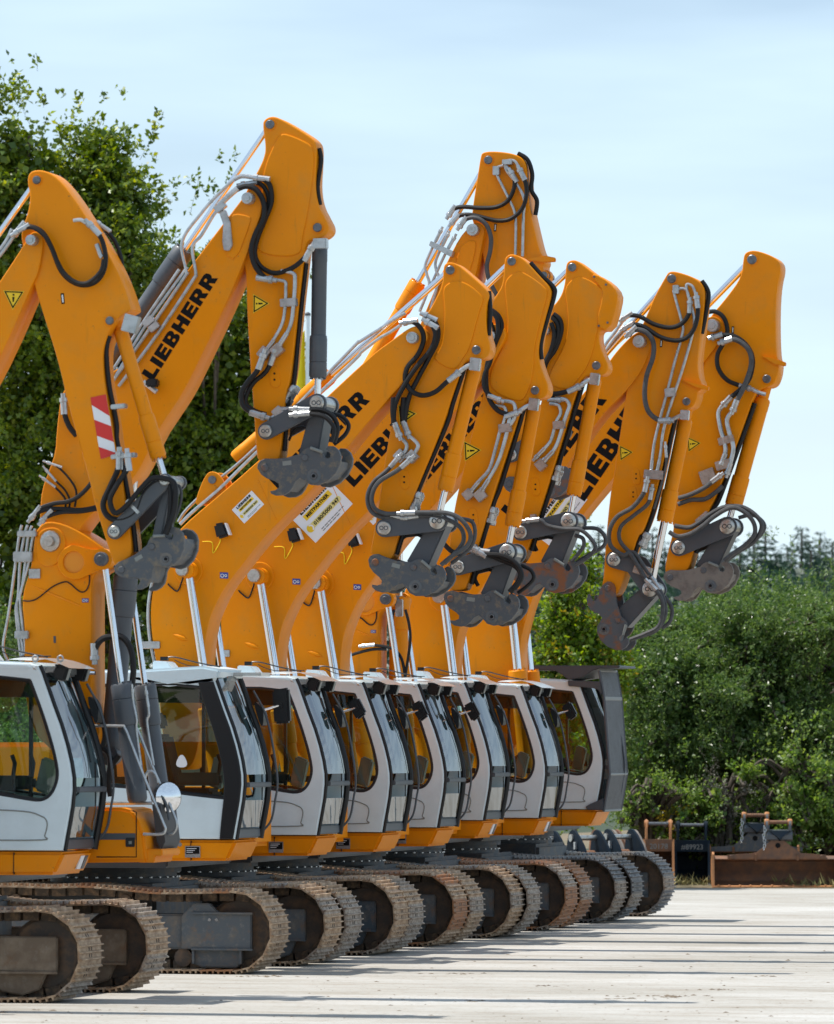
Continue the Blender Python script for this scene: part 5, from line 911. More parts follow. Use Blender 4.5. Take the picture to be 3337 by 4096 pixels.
ARM['G'] = dict(wa=.42, arm=M(ZD, (862, 200), (878, 176), (920, 177), (1005, 205), (1055, 243), (1068, 300), (1046, 480), (1026, 640), (1032, 720), (1050, 760), (1045, 795), (1028, 800), (1024, 840), (1005, 880), (960, 898), (908, 925), (880, 1000), (842, 1200), (792, 1400), (740, 1540)) + M(ZG, (640, 330), (600, 450), (565, 520), (560, 560), (530, 650), (490, 690), (440, 660), (433, 610), (442, 580), (455, 350), (480, 100)) + M(ZD, (590, 1250), (622, 1030), (650, 850), (662, 760), (720, 640), (705, 530), (760, 410), (805, 300)),
 pins=[(ZD(893, 215), 18), (ZD(735, 545), 25, 'pin_bright', .38), (ZD(970, 852), 16), (ZG(466, 635), 15)], label=ZD(838, 550), tilt=-.06, Lr=(26, 31), lbend=ZG(610, 500), L1=ZG(503, 475), L2=ZG(705, 640), C1=ZG(466, 635), C2=ZG(523, 817), cm='coupler_rust',
 cyl=(ZD(985, 845), ZD(962, 945), ZD(872, 1478), 29, 15), warn=(ZD(647, 1118), 32, 3), ovals=[(ZD(708, 1240), 1), (ZD(693, 1335), 1)],
 cables=[(M(ZD, (1040, 225), (1075, 290), (1060, 400), (1040, 500)), 2), (M(ZD, (905, 940), (885, 1020), (850, 1180), (800, 1390), (740, 1560)) + M(ZG, (640, 350), (610, 440)), 4)],
 hoses=[(M(ZD, (635, 425), (675, 405), (730, 412), (800, 450), (880, 468), (940, 450), (980, 400), (988, 330)), 9, 'rubber', 'se', .02), (M(ZD, (640, 475), (690, 452), (750, 465), (830, 515), (910, 535), (970, 520), (1010, 470), (1028, 390), (1020, 305)), 9, 'rubber', 'se', .04), (M(ZD, (665, 505), (700, 480), (755, 490), (795, 540), (795, 620), (762, 720), (752, 820), (770, 900), (820, 945), (885, 952)), 10, 'hose_dusty', 'se', .08),
  (M(ZD, (985, 320), (970, 275), (940, 265), (905, 275), (908, 300), (945, 440), (948, 500), (910, 640), (870, 800), (830, 950), (800, 1080), (785, 1220)), 6, 'zinc', 'e', -.01), (M(ZD, (1020, 305), (1000, 255), (970, 245), (975, 290), (1008, 420), (1000, 500), (950, 680), (900, 830), (850, 1000), (835, 1120), (815, 1220)), 6, 'zinc', 'e', -.01), (M(ZD, (885, 952), (925, 930), (955, 920)), 8, 'zinc'),
  (M(ZD, (765, 1260), (745, 1330), (690, 1400), (610, 1450), (570, 1520), (575, 1600), (640, 1650)) + M(ZG, (590, 440), (640, 520), (690, 610)), 9, 'hose_dusty', 's', .05), (M(ZD, (790, 1300), (770, 1380), (700, 1440), (630, 1500), (622, 1570), (670, 1630)) + M(ZG, (620, 440), (670, 520), (700, 560)), 8, 'hose_dusty', 's', .02), (M(ZG, (690, 600), (760, 680), (775, 760), (750, 850), (680, 890), (590, 925)), 9, 'hose_dusty', 's', .1), (M(ZG, (720, 590), (775, 680), (790, 780), (740, 870), (640, 910)), 8, 'hose_dusty', 's', .05), (M(ZG, (785, 680), (825, 750), (815, 820), (770, 860)), 8, 'hose_dusty', '', -.3), (M(ZD, (860, 1080), (862, 1190), (820, 1340), (800, 1410)), 5, 'hose_dusty', 's', .0)],
 clamps=[(ZD(885, 805), 42, 34, 5), (ZD(800, 1232), 78, 36, -5), (ZG(660, 535), 70, 40, -20), (ZD(915, 270), 24, 34, 0), (ZD(960, 922), 34, 38, -5)])
ARM['H'] = dict(wa=.42, arm=M(ZD, (1264, 112), (1272, 80), (1305, 67), (1342, 70), (1402, 90), (1448, 118), (1462, 160), (1440, 250), (1432, 400), (1436, 610), (1450, 650), (1448, 680), (1442, 720), (1420, 772), (1362, 780), (1330, 802), (1310, 850), (1272, 960), (1202, 1150), (1120, 1350), (1080, 1430), (1000, 1640)) + M(ZG, (930, 490), (915, 530), (880, 560), (795, 560), (785, 530), (800, 440), (840, 290)) + M(ZD, (890, 1480), (930, 1250), (985, 950), (1045, 720), (1080, 560), (1070, 450), (1105, 395), (1172, 318), (1255, 205)),
 pins=[(ZD(1310, 115), 19), (ZD(1115, 462), 26, 'pin_bright', .4), (ZD(1387, 735), 17), (ZG(815, 575), 15)], label=ZD(1210, 480), tilt=-.06, Lr=(26, 31), L1=ZG(865, 408), L2=ZG(1138, 288), C1=ZG(815, 575), C2=ZG(1003, 535), cm='coupler_dust', om='orange_worn' if False else 'orange',
 cyl=(ZD(1392, 745), ZD(1382, 840), ZD(1235, 1400), 31, 13), warn=(ZD(999, 1072), 32, 5),
 cables=[(M(ZD, (1315, 860), (1280, 960), (1210, 1150), (1130, 1360), (1090, 1430), (1010, 1640)), 3)],
 hoses=[(M(ZD, (1070, 390), (1120, 385), (1165, 420), (1182, 490), (1160, 550), (1130, 610), (1135, 680), (1180, 740), (1250, 770), (1300, 785)), 9, 'rubber', 'e', .02), (M(ZD, (1100, 520), (1150, 508), (1220, 515), (1280, 560), (1312, 630), (1300, 720), (1260, 780), (1200, 830), (1160, 870)), 10, 'rubber', 'se', .06), (M(ZD, (1150, 545), (1220, 530), (1290, 580), (1305, 660), (1270, 770), (1230, 850), (1210, 900)), 10, 'hose_dusty', 'se', .1),
  (M(ZD, (1160, 870), (1135, 910), (1145, 990), (1172, 1100), (1150, 1180)), 9, 'zinc', 'e'), (M(ZD, (1210, 900), (1180, 945), (1190, 1010), (1212, 1090), (1200, 1160), (1180, 1230)), 9, 'zinc', 'e'), (M(ZD, (1300, 785), (1345, 805), (1380, 815)), 8, 'zinc'),
  (M(ZG, (862, 130), (930, 110), (1010, 70), (1060, 30), (1100, 0)), 9, 'hose_dusty', 'e', .03), (M(ZG, (860, 165), (930, 140), (1010, 135), (1080, 90), (1110, 60)), 9, 'hose_dusty', '', .0),
  (M(ZG, (810, 320), (860, 345), (930, 330), (1000, 285), (1060, 235), (1150, 185), (1220, 200), (1280, 260), (1290, 330), (1240, 390), (1170, 440), (1120, 480)), 9, 'hose_dusty', '', .1), (M(ZG, (840, 285), (920, 295), (980, 265), (1040, 220), (1120, 180), (1220, 180), (1300, 230), (1330, 290), (1290, 370), (1200, 430), (1130, 480)), 9, 'hose_dusty', '', .06), (M(ZG, (1200, 240), (1280, 225), (1340, 270), (1335, 320), (1270, 390)), 8, 'hose_dusty', '', -.3)],
 clamps=[(ZD(1175, 1052), 62, 30, 15), (ZG(1005, 250), 60, 40, 40), (ZD(1160, 1180), 60, 36, 15), (ZD(1080, 1240), 60, 55, 20)])
# two-part boom of the fifth machine
s4 = SB[4]; k4 = s4 / s0; yn4 = YB[4] - .25
ox4, oy4 = 1511 - 364 * k4, 2968 - 2968 * k4
mp4 = lambda p: (p[0] * k4 + ox4, p[1] * k4 + oy4)
lower_boom(EXC[4], YB[4], s4, mp4)
UPC = [(1310, 2350), (1320, 2150), (1420, 1950), (1560, 1600), (1653, 1367)] + M(ZCc, (480, 1090), (560, 900), (620, 770), (690, 635), (745, 570), (790, 535), (830, 545), (852, 582), (838, 660), (800, 850)) + [(1870, 1250), (1790, 1600), (1640, 1950), (1530, 2200), (1480, 2350), (1390, 2400)]
ubc = plate('upper_boom', [chaikin(xz(UPC, yn4 - .06), 1)], yn4 - .06, YB[4] + .31, 'orange', EXC[4], .012)
plate('tip_panel', [chaikin(xz(M(ZCc, (690, 700), (740, 655), (790, 650), (800, 680), (770, 820), (720, 900), (650, 900)), yn4 - .06), 1)], yn4 - .075, yn4 - .04, 'orange', ubc, .01)
hcyl(EXC[4], P((1400, 1602), YB[4]), P(ZCc(875, 143), YB[4]), 0, (P(ZCc(430, 915), YB[4]) - P((1400, 1602), YB[4])).length / (P(ZCc(875, 143), YB[4]) - P((1400, 1602), YB[4])).length, 30 / s4, 12 / s4, 'orange', 'stick_cylinder', eye=False)
hcyl(EXC[4], P(ZF(300, 1560), YB[4] + .1), P(ZF(318, 480), YB[4] + .1), .02, .73, 38 / s4, 11 / s4, 'orange', 'adjusting_cylinder', eye=False)
v = P(ZF(317, 835), YB[4] - .1); B().box(v.x - .045, v.x + .045, v.y - .08, v.y, v.z - .12, v.z + .1).make('valve_block', 'zinc', EXC[4], bevel=.008)
for pts, e in ((M(ZF, (280, 850), (268, 900), (270, 990)), ''), (M(ZF, (350, 850), (375, 950), (380, 1060), (350, 1270)), ''), (M(ZF, (80, 1080), (150, 1075), (230, 1085), (290, 1110), (330, 1170), (350, 1280)), 's'), (M(ZF, (0, 1140), (60, 1120), (150, 1100), (230, 1100)), '')): hose(EXC[4], pts, yn4 - .12, 6, s4, 'rubber', e)
for pts in (M(ZCc, (575, 585), (480, 790), (485, 860), (500, 940), (440, 1100)), M(ZCc, (620, 610), (545, 770), (545, 840), (560, 900), (510, 1080)), M(ZCc, (660, 630), (590, 760), (500, 960))): hose(EXC[4], pts, yn4 - .1, 6, s4, 'zinc', 's')
B().prism(xz(M(ZCc, (520, 690), (532, 660), (672, 725), (660, 762)), yn4), yn4 - .2, yn4 - .06).make('pipe_clamp', 'zinc', ubc, bevel=.006)
# small things seen through or on the second and third cabs
v = P((727, 3040), CX[1].y + .02); B().prism(chaikin([(v.x, v.z + .1), (v.x + .09, v.z - .08), (v.x - .09, v.z - .08)], 2), CX[1].y + .018, CX[1].y + .024).make('triangle_sticker', 'print_white', EXC[1])
c = P((1182, 2965), CX[2].y + 2.6); B().lathe((c.x - .03, c.y + .02, c.z), (c.x + .05, c.y - .05, c.z), [(0, .06), (.1, .12), (.3, .145), (.62, .148), (.66, .14), (.8, .11), (.92, .07), (1, .02)], 28).make('round_mirror', 'chrome', EXC[2])
hose(EXC[2], [(1165, 3060), (1180, 3010), (1182, 2975)], CX[2].y + 2.6, 6, 345, 'grey_paint', '', 'mirror_stem')
# one-piece booms
def ext(a, b, Y, z): return b
SPEC = {1: dict(hoist=HD, tip=TD, letters=(ZE(610, 672), ZE(1130, 150), 66), stick=(ZE(402, 860), ZE(517, 748), ZE(330, 780)), legs=ZE(170, 1736), armpin=ZCc(635, 838), arm='D'),
 2: dict(hoist=ZE(492, 1165), tip=ZCc(905, 1260), letters=(ZE(1037, 650), ZE(1545, 92), 64), stick=(ZE(815, 972), ZE(1030, 745), ZE(668, 820)), legs=ZE(583, 1736), armpin=ZCc(1023, 783), arm='E'),
 3: dict(hoist=ZE(840, 1205), tip=ZCc(1243, 1222), letters=(ZE(1405, 676), ZE(1900, 110), 62), stick=(ZE(1148, 868), ZE(1250, 765), ZE(1086, 800)), legs=ZE(925, 1736), armpin=ZCc(1404, 820), arm='F'),
 5: dict(hoist=(1774, 2388), tip=ZD(735, 545), letters=((2064, 2086), (2429, 1599), 78), stick=None, legs=ZF(655, 1290), armpin=ZD(893, 215), arm='G', poly=[(1790, 3050), (1806, 2850), (1815, 2679), (1821, 2597), (1837, 2515), (1869, 2445), (1907, 2382), (1951, 2318), (1996, 2261), (2100, 2110), (2200, 1963), (2310, 1800), (2408, 1659), (2504, 1566), (2570, 1480), (2603, 1395), (2598, 1345), (2566, 1322), (2530, 1338), (2470, 1400), (2425, 1462), (2300, 1615), (2100, 1840), (1880, 2050), (1700, 2210), (1610, 2370), (1580, 2550), (1590, 2800), (1620, 3050)], lugp=(1890, 2015), pipes=[M(ZD, (300, 830), (430, 690), (520, 600), (560, 540), (600, 490), (640, 430)), M(ZD, (330, 830), (450, 700), (540, 600), (600, 520), (650, 470)), M(ZD, (350, 840), (480, 690), (570, 590), (620, 540), (665, 500))]),
 6: dict(hoist=ZF(1022, 880), tip=ZD(1115, 462), letters=(ZD(440, 1372), ZD(880, 716), 80), stick=(ZD(270, 1610), ZD(455, 1360), ZD(150, 1505)), legs=ZF(1058, 1240), armpin=ZD(1310, 115), arm='H', headz=3.5, poly=[(2060, 3050), (2080, 2850), (2083, 2690), (2080, 2582), (2096, 2510), (2119, 2424), (2153, 2337), (2230, 2200), (2331, 2059), (2454, 1913), (2640, 1680), (2790, 1480), (2888, 1360), (2897, 1300), (2868, 1264), (2830, 1268), (2780, 1310), (2640, 1440), (2460, 1640), (2260, 1850), (2060, 2050), (1900, 2230), (1810, 2420), (1790, 2700), (1810, 3050)], lugp=(2080, 1990), pipes=[M(ZD, (700, 830), (900, 640), (1010, 540), (1060, 545)), M(ZD, (760, 780), (940, 600), (1080, 590))])}
for i, d in SPEC.items():
    d = dict(d); a = d.pop('arm'); mono(EXC[i], YB[i], SB[i], **d); rig(a, EXC[i], YB[i], SB[i], ARM[a])
rig('B', r0, yb, s0, ARM['B']); rig('C', EXC[4], YB[4], s4, ARM['C'])
# folded lug on the three larger arms and the bolted cover on the fourth machine's arm
for i, pts in ((4, M(ZCc, (1110, 775), (1160, 755), (1240, 748), (1300, 760), (1300, 786), (1225, 790))), (5, M(ZD, (945, 742), (1000, 752), (1060, 765), (1088, 776), (1085, 796), (1020, 780))), (6, M(ZD, (1362, 618), (1410, 620), (1488, 650), (1486, 670), (1430, 660)))):
    yy = YB[i] - .21; B().prism(xz(pts, yy), yy - .05, yy + .02).make('stop_lug', 'orange', EXC[i], bevel=.008)
yy = YB[3] - .15; cv = plate('arm_cover', [chaikin(xz(M(ZCc, (1530, 880), (1545, 858), (1640, 912), (1695, 980), (1690, 1050), (1642, 1225), (1550, 1190), (1600, 1000), (1590, 950)), yy), 1)], yy - .03, yy + .34, 'orange', EXC[3], .012)
for p in ((1545, 880), (1620, 930), (1630, 1170), (1575, 1190)): v = P(ZCc(*p), yy); B().cyl((v.x, yy - .04, v.z), (v.x, yy - .02, v.z), .014, 8).make('cover_bolt', 'pin_steel', cv)
mat('guard_grey', (.13, .14, .155), .5, col2=(.1, .105, .115), scale=6)
# grille and plates of the guarded cab at the end of the row
r7 = EXC[7]; y7 = CX[7].y; s7 = 285.
out = M(Z3, (1100, 130), (1130, 300), (1166, 785), (1128, 1015)); lf = [P(p, y7) for p in out]
gb = B()
for k in range(len(lf) - 1): gb.tube([lf[k], lf[k + 1]], .022, 6); gb.tube([lf[k] + Vector((0, 1.25, 0)), lf[k + 1] + Vector((0, 1.25, 0))], .022, 6)
gd = gb.make('front_guard', 'grey_paint', r7)
for p in lf + [lf[1].lerp(lf[2], .02)]: B().tube([p, p + Vector((0, 1.25, 0))], .018, 6).make('guard_crossbar', 'console', gd)
for j in range(1, 26):
    dy = Vector((0, 1.25 * j / 26, 0)); b = B()
    for k in range(3):
        a, c = lf[k] + dy, lf[k + 1] + dy; n = Vector((c.z - a.z, 0, a.x - c.x)).normalized() * .007
        b.add([a - n + Vector((0, -.014, 0)), a + n + Vector((0, -.014, 0)), a + n + Vector((0, .014, 0)), a - n + Vector((0, .014, 0)), c - n + Vector((0, -.014, 0)), c + n + Vector((0, -.014, 0)), c + n + Vector((0, .014, 0)), c - n + Vector((0, .014, 0))], [(0, 1, 5, 4), (1, 2, 6, 5), (2, 3, 7, 6), (3, 0, 4, 7)])
    b.make('guard_slat', 'guard_grey', gd, False)
v0 = P(Z3(470, 97), y7 + .1); v1 = P(Z3(1228, 112), y7 + .1)
b = B(); b.prism(xz(M(Z3, (470, 97), (1228, 97), (1230, 112), (1100, 115), (1050, 135), (990, 175), (905, 188), (870, 160), (820, 130), (690, 125), (470, 125)), y7), y7, y7 + 1.2); b.make('roof_guard', 'grey_paint', r7, bevel=.01)
b = B(); b.prism(xz(M(Z3, (905, 192), (1110, 198), (1125, 290), (1095, 250), (1060, 240), (908, 228)), y7), y7 - .04, y7 + .02); b.make('guard_bracket', 'grey_paint', r7, bevel=.008)
b = B(); b.prism(xz(M(Z3, (1015, 990), (1040, 975), (1130, 935), (1128, 1012), (1030, 1008)), y7), y7 - .04, y7 + .02); b.make('guard_bracket', 'grey_paint', r7, bevel=.008)
# ---- machine beyond the left edge: only its arm reaches into the picture
YA = CX[0].y - 3.45; yba = YA + 1.6; sA = scale((300, 1500), yba)
xfA = P((-40, 4050), YA + .6).x - 1.2
rA = thing('excavator', (xfA - 2.25, YA + 1.5, 0), 'excavator beyond the left edge, only an arm with a red and white striped panel showing', 'excavator', GRP)
track(rA, xfA, YA, ['shoe_brown'], 'frame_mud'); track(rA, xfA, YA + 2.4, ['shoe_brown'], 'frame_mud')
cab(rA, (xfA - .3, YA, 1.46)); upper(rA, xfA - .3, YA, 1.46, xfA - 2.25)
ynA = yba - .22
BA = M(ZA, (135, 690), (150, 660), (180, 650), (212, 672), (215, 730), (190, 860), (160, 915), (60, 1150), (-60, 1400), (-200, 1620), (-330, 1900), (-420, 2300), (-470, 2700), (-560, 3000), (-700, 3050), (-760, 2800), (-700, 2300), (-620, 1900), (-450, 1560), (-250, 1250), (-100, 1040), (40, 840))
boA = plate('boom', [chaikin(xz(BA, ynA), 2)], ynA, yba + .22, 'orange', rA, .012)
c = P(ZA(68, 978), ynA); warn(boA, (c.x, c.z), 46 / sA, radians(-93), ynA)
rig('A', rA, yba, sA, ARM['A'])
armA = [o for o in rA.children if o.name.startswith('arm')][0]; yn_ = yba - .18
q = xz(M(ZA, (450, 1476), (527, 1460)) + M(ZB, (806, 205), (702, 237)), yn_)
def strip(nm, pts, m, dy):
    b = B(); b.add([(p[0], yn_ - dy, p[1]) for p in pts], [(0, 1, 2, 3)]); b.make(nm, m, armA, False)
strip('warning_panel', q, 'print_white', .004)
tl, tr, br_, bl = [Vector(p) for p in q]
for t0, t1 in ((-.1, .19), (.36, .62), (.8, 1.05)):
    c0, c1 = max(t0, 0), min(t1, 1); l = lambda t: tl.lerp(bl, t); r_ = lambda t: tr.lerp(br_, t)
    strip('red_stripe', [l(max(t0 - .0, 0)), r_(min(max(t0 + .17, 0), 1)), r_(min(t1 + .17, 1)), l(min(t1, 1))] if t0 >= 0 else [tl, tr, r_(t1 + .17), l(.12)], 'print_red', .007)
for pts in (M(ZA, (-200, 1000), (0, 770), (75, 665)), M(ZA, (-180, 960), (10, 730), (60, 640))): hose(rA, pts, ynA - .06, 8, sA, 'zinc')
hcyl(rA, P(ZA(-330, 1120), yba), P(ZA(185, 398), yba), .02, .5, 34 / sA, 12 / sA, 'orange', 'stick_cylinder', eye=False)
# ------------------------------------------------------------------ vegetation
def npmesh(name, v, q):
    me = bpy.data.meshes.new(name); n = len(v); f = len(q); k = q.shape[1]
    me.vertices.add(n); me.vertices.foreach_set('co', np.ascontiguousarray(v, dtype=np.float32).ravel())
    me.loops.add(f * k); me.loops.foreach_set('vertex_index', np.ascontiguousarray(q, dtype=np.int32).ravel())
    me.polygons.add(f); me.polygons.foreach_set('loop_start', np.arange(0, f * k, k, dtype=np.int32)); me.update(calc_edges=True); me.validate(); return me
def unit(a): return a / np.maximum(np.linalg.norm(a, axis=1, keepdims=True), 1e-9)
def leaves(name, C, D, Ln, wr, m, parent, fold=.12):
    n = len(C); D = unit(D); S = unit(np.cross(D, unit(NR.normal(size=(n, 3)) + np.array([-.35, -.25, .75])))); N = np.cross(S, D); Ln = Ln[:, None]
    v = np.stack([C, C + D * Ln * .45 + S * Ln * wr * .5 + N * Ln * fold, C + D * Ln, C + D * Ln * .45 - S * Ln * wr * .5 + N * Ln * fold], 1).reshape(-1, 3)
    me = npmesh(name, v, np.arange(n * 4).reshape(-1, 4)); o = link(name, me, m, parent, False); o['kind'] = 'stuff'; return o
def twigs(name, A, E, r, m, parent):
    n = len(A); d = unit(E - A); u = unit(np.cross(d, NR.normal(size=(n, 3)))); w = np.cross(d, u); v = []
    for P_, rr in ((A, r), (E, r * .4)):
        for k in range(3): q = 2 * pi * k / 3; v.append(P_ + (u * cos(q) + w * sin(q)) * rr)
    v = np.stack(v, 1).reshape(-1, 3); b = np.arange(n)[:, None] * 6
    f = np.concatenate([b + np.array([[k, (k + 1) % 3, 3 + (k + 1) % 3, 3 + k]]) for k in range(3)], 0)
    o = link(name, npmesh(name, v, f), m, parent, False); o['kind'] = 'stuff'; return o
def spray(A, D, Ln, per, ls, droop=.0):
    """leaf bases and directions along twigs starting at A, heading D, length Ln"""
    n = len(A); D = unit(D); t = NR.uniform(.08, 1.05, (n, per, 1)); base = A[:, None] + D[:, None] * t * Ln[:, None, None] + NR.normal(size=(n, per, 3)) * ls * .35
    base[:, :, 2] -= droop * t[:, :, 0] ** 2 * Ln[:, None]
    dr = D[:, None] * .6 + NR.normal(size=(n, per, 3)) * .75; dr[:, :, 2] -= .15
    return base.reshape(-1, 3), dr.reshape(-1, 3), ls * NR.uniform(.65, 1.25, n * per)
def ell(px, py, D, rx, ry, dep=None):            # blob given in photograph pixels at a distance
    c = PD(px, py, D); s = F / D; return np.array(c), np.array([rx / s, dep or rx / s * .8, ry / s])
def in_blob(c, r, n, lo=.45, front=False):
    d = unit(NR.normal(size=(n * (3 if front else 1), 3)))
    if front: d = d[np.argsort(d[:, 1])][: n * 2]; d = d[NR.permutation(len(d))[:n]]
    u = NR.uniform(lo ** 2, 1, (len(d), 1)) ** .5; return c + d * r * u, d
def tree(name, label, cat, blobs, m, base, ls=.09, per=13, dens=60, wr=.62, tl=.4, group=None, sprigs=(), m2=None, bark='bark', lo=.2, core=True, up=.55, trunk=.14, clump=.55, bough=20):
    bx = PD(base[0], 2968, base[1]); r = thing(name, (bx.x, bx.y, 0), label, cat, group); A = []; Dr = []
    for (c, rad) in blobs:
        n = int(dens * rad[0] * rad[2] * 4); k = bough; p, d = in_blob(c, rad, max(1, n // k), lo)          # boughs, each a bunch of twigs
        p = np.repeat(p, k, 0) + unit(NR.normal(size=(len(p) * k, 3))) * NR.uniform(.2, 1, (len(p) * k, 1)) ** .5 * clump * np.array([1, 1, .55]) + np.array([0, 0, clump * .1]); d = np.repeat(d, k, 0)
        A.append(p); Dr.append(d * .6 + NR.normal(size=d.shape) * .5 + np.array([0, 0, up]))
    A = np.concatenate(A); Dr = unit(np.concatenate(Dr)); keep = A[:, 2] > .15; A = A[keep]; Dr = Dr[keep]; Ln = tl * NR.uniform(.5, 1.15, len(A))
    for (p0, p1, D) in sprigs:
        a = np.array(PD(*p0, D)); e = np.array(PD(*p1, D)); k = max(2, int(np.linalg.norm(e - a) / .35)); t = np.linspace(0, 1, k)[:, None]
        A = np.concatenate([A, a + (e - a) * t]); dd = np.tile(e - a, (k, 1)) / np.linalg.norm(e - a) + NR.normal(size=(k, 3)) * .35; Dr = np.concatenate([Dr, unit(dd)]); Ln = np.concatenate([Ln, .45 * (1.1 - .5 * t[:, 0])])
    if core:                                                       # big inner leaves close the crown
        q = [in_blob(c, rad * .72, int(dens * 3.2 * rad[0] * rad[2] * 4), .1)[0] for c, rad in blobs]; q = np.concatenate(q); q = q[q[:, 2] > .2]; leaves('inner_leaves', q, NR.normal(size=q.shape), NR.uniform(1.1, 1.7, len(q)) * ls, .75, m, r)
    C, D, S = spray(A, Dr, Ln, per, ls); cr = leaves('crown', C, D, S, wr, m, r)
    if m2:  # hornbeams: sunlight painted as lighter leaves; young tree: yellow leaves
        k = NR.permutation(len(A))[: len(A) // 4]; C, D, S = spray(A[k], Dr[k], Ln[k], per, ls); leaves('sun_or_yellow_leaves', C, D, S, wr, m2, r)
    k = NR.permutation(len(A))[: len(A) // 3]; twigs('twigs', A[k], A[k] + Dr[k] * Ln[k][:, None] * .9, .005, bark, r)
    # trunk, limbs to the blobs
    top = max(c[2] + rad[2] * .3 for c, rad in blobs); b = B(); mid = np.mean([c for c, _ in blobs], 0)
    pts = crom([(bx.x, bx.y, 0), (bx.x + .05, bx.y, top * .3), (float(mid[0]) * .3 + bx.x * .7, bx.y * .7 + float(mid[1]) * .3, top * .6), (float(mid[0]) * .6 + bx.x * .4, bx.y * .4 + float(mid[1]) * .6, top * .95)], 5)
    n = len(pts)
    for i in range(n - 1): b.lathe(pts[i], pts[i + 1], [(0, trunk * (1 - .85 * i / n)), (1, trunk * (1 - .85 * (i + 1) / n))], 8)
    b.make('trunk', bark, r); b = B()
    for c, rad in blobs:
        for _ in range(5):
            q = pts[RN.randrange(n // 4, n - 2)]; e = Vector(c + unit(NR.normal(size=(1, 3)))[0] * rad * .6)
            if e.z > .5: b.tube(crom([q, q.lerp(e, .5) + Vector((0, 0, .25)), e], 4), .03, 5)
    b.make('limbs', bark, r); return r
TD_ = 108.
tree('hornbeam_tree', 'tall hornbeam at the left edge behind the striped arm', 'tree', [ell(60, 700, TD_ - 1.5, 250, 320), ell(-160, 1000, TD_ - 1.5, 320, 400), ell(130, 1250, TD_ - .5, 330, 400), ell(0, 1900, TD_ + .2, 380, 480), ell(150, 2500, TD_ + .3, 380, 500)], 'leaf_beech', (60, TD_ + 1.5), dens=62, ls=.118, per=11, m2='leaf_sun_tint',
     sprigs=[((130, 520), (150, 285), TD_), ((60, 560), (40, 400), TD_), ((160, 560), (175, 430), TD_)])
tree('hornbeam_tree', 'hornbeam with the widest crown, between the striped arm and the lettered boom', 'tree', [ell(400, 700, TD_ - 1, 190, 260), ell(420, 960, TD_ - 1, 270, 360), ell(380, 1500, TD_ + .2, 380, 420), ell(450, 2100, TD_ + .3, 420, 500)], 'leaf_beech', (420, TD_ + 1.8), dens=62, ls=.118, per=11, m2='leaf_sun_tint',
     sprigs=[((270, 560), (240, 395), TD_), ((350, 560), (380, 420), TD_), ((480, 560), (505, 395), TD_), ((560, 640), (620, 500), TD_), ((300, 600), (310, 440), TD_), ((570, 700), (600, 560), TD_)])
tree('hornbeam_tree', 'lower hornbeam behind the lettered boom, twigs arching out above it', 'tree', [ell(780, 1200, TD_ - 1, 190, 280), ell(880, 1450, TD_ + .5, 310, 380), ell(800, 1900, TD_ + .3, 360, 430), ell(1000, 1800, TD_ + .2, 220, 330), ell(800, 2300, TD_ + .3, 380, 500), ell(620, 1250, TD_ + 2, 260, 300)], 'leaf_beech', (850, TD_ + 1.5), dens=62, ls=.118, per=11,
     sprigs=[((760, 860), (850, 650), TD_), ((790, 780), (915, 640), TD_), ((680, 800), (730, 740), TD_), ((830, 860), (905, 730), TD_), ((1160, 1300), (1240, 1120), TD_)])
tree('willow_bush', 'pale leaved bush low at the left edge beside the steel pipes', 'bush', [ell(-60, 2600, 104., 200, 300), ell(60, 3100, 103., 260, 330), ell(80, 2750, 105., 160, 260)], 'leaf_willow', (-40, 104.), dens=90, ls=.07, wr=.3, tl=.35, trunk=.06)
# right-hand side
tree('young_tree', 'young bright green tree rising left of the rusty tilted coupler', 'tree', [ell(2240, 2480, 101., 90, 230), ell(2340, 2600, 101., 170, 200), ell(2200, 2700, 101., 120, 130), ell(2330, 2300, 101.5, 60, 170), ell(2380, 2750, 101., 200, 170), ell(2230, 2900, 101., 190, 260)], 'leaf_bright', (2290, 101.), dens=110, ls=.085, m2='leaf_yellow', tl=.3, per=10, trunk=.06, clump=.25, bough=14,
     sprigs=[((2230, 2330), (2215, 2230), 101.), ((2330, 2180), (2335, 2090), 101.)])
tree('willow_shrub', 'huge grey-green willow shrub filling the right behind the buckets', 'bush', [ell(2900, 2720, 108.5, 380, 330, 2.2), ell(3180, 2690, 109., 380, 370, 2.2), ell(2680, 2850, 108., 280, 330, 2.), ell(3080, 2980, 108., 480, 350, 2.3), ell(2620, 3150, 107.5, 230, 260, 1.6), ell(3000, 2470, 109.5, 210, 170, 1.6), ell(3330, 2560, 109.5, 230, 210, 1.8)] + [ell(RN.uniform(2560, 3400), RN.uniform(2480, 3150), RN.uniform(104.8, 107.), RN.uniform(70, 150), RN.uniform(60, 120), .6) for _ in range(75)] + [ell(3000, 2950, 108.5, 520, 420, 1.6), ell(2700, 3050, 108.5, 260, 300, 1.4)], 'leaf_willow', (2950, 109.), dens=135, ls=.075, wr=.38, per=15, tl=.32, lo=.5, up=.6, clump=.45, bough=28,
     sprigs=[((2960, 2330), (2985, 2200), 108.5), ((3060, 2330), (3085, 2170), 108.5), ((3160, 2300), (3175, 2190), 108.5), ((3260, 2330), (3280, 2220), 108.5), ((2880, 2380), (2890, 2260), 108.5), ((3010, 2300), (3030, 2180), 108.5)])
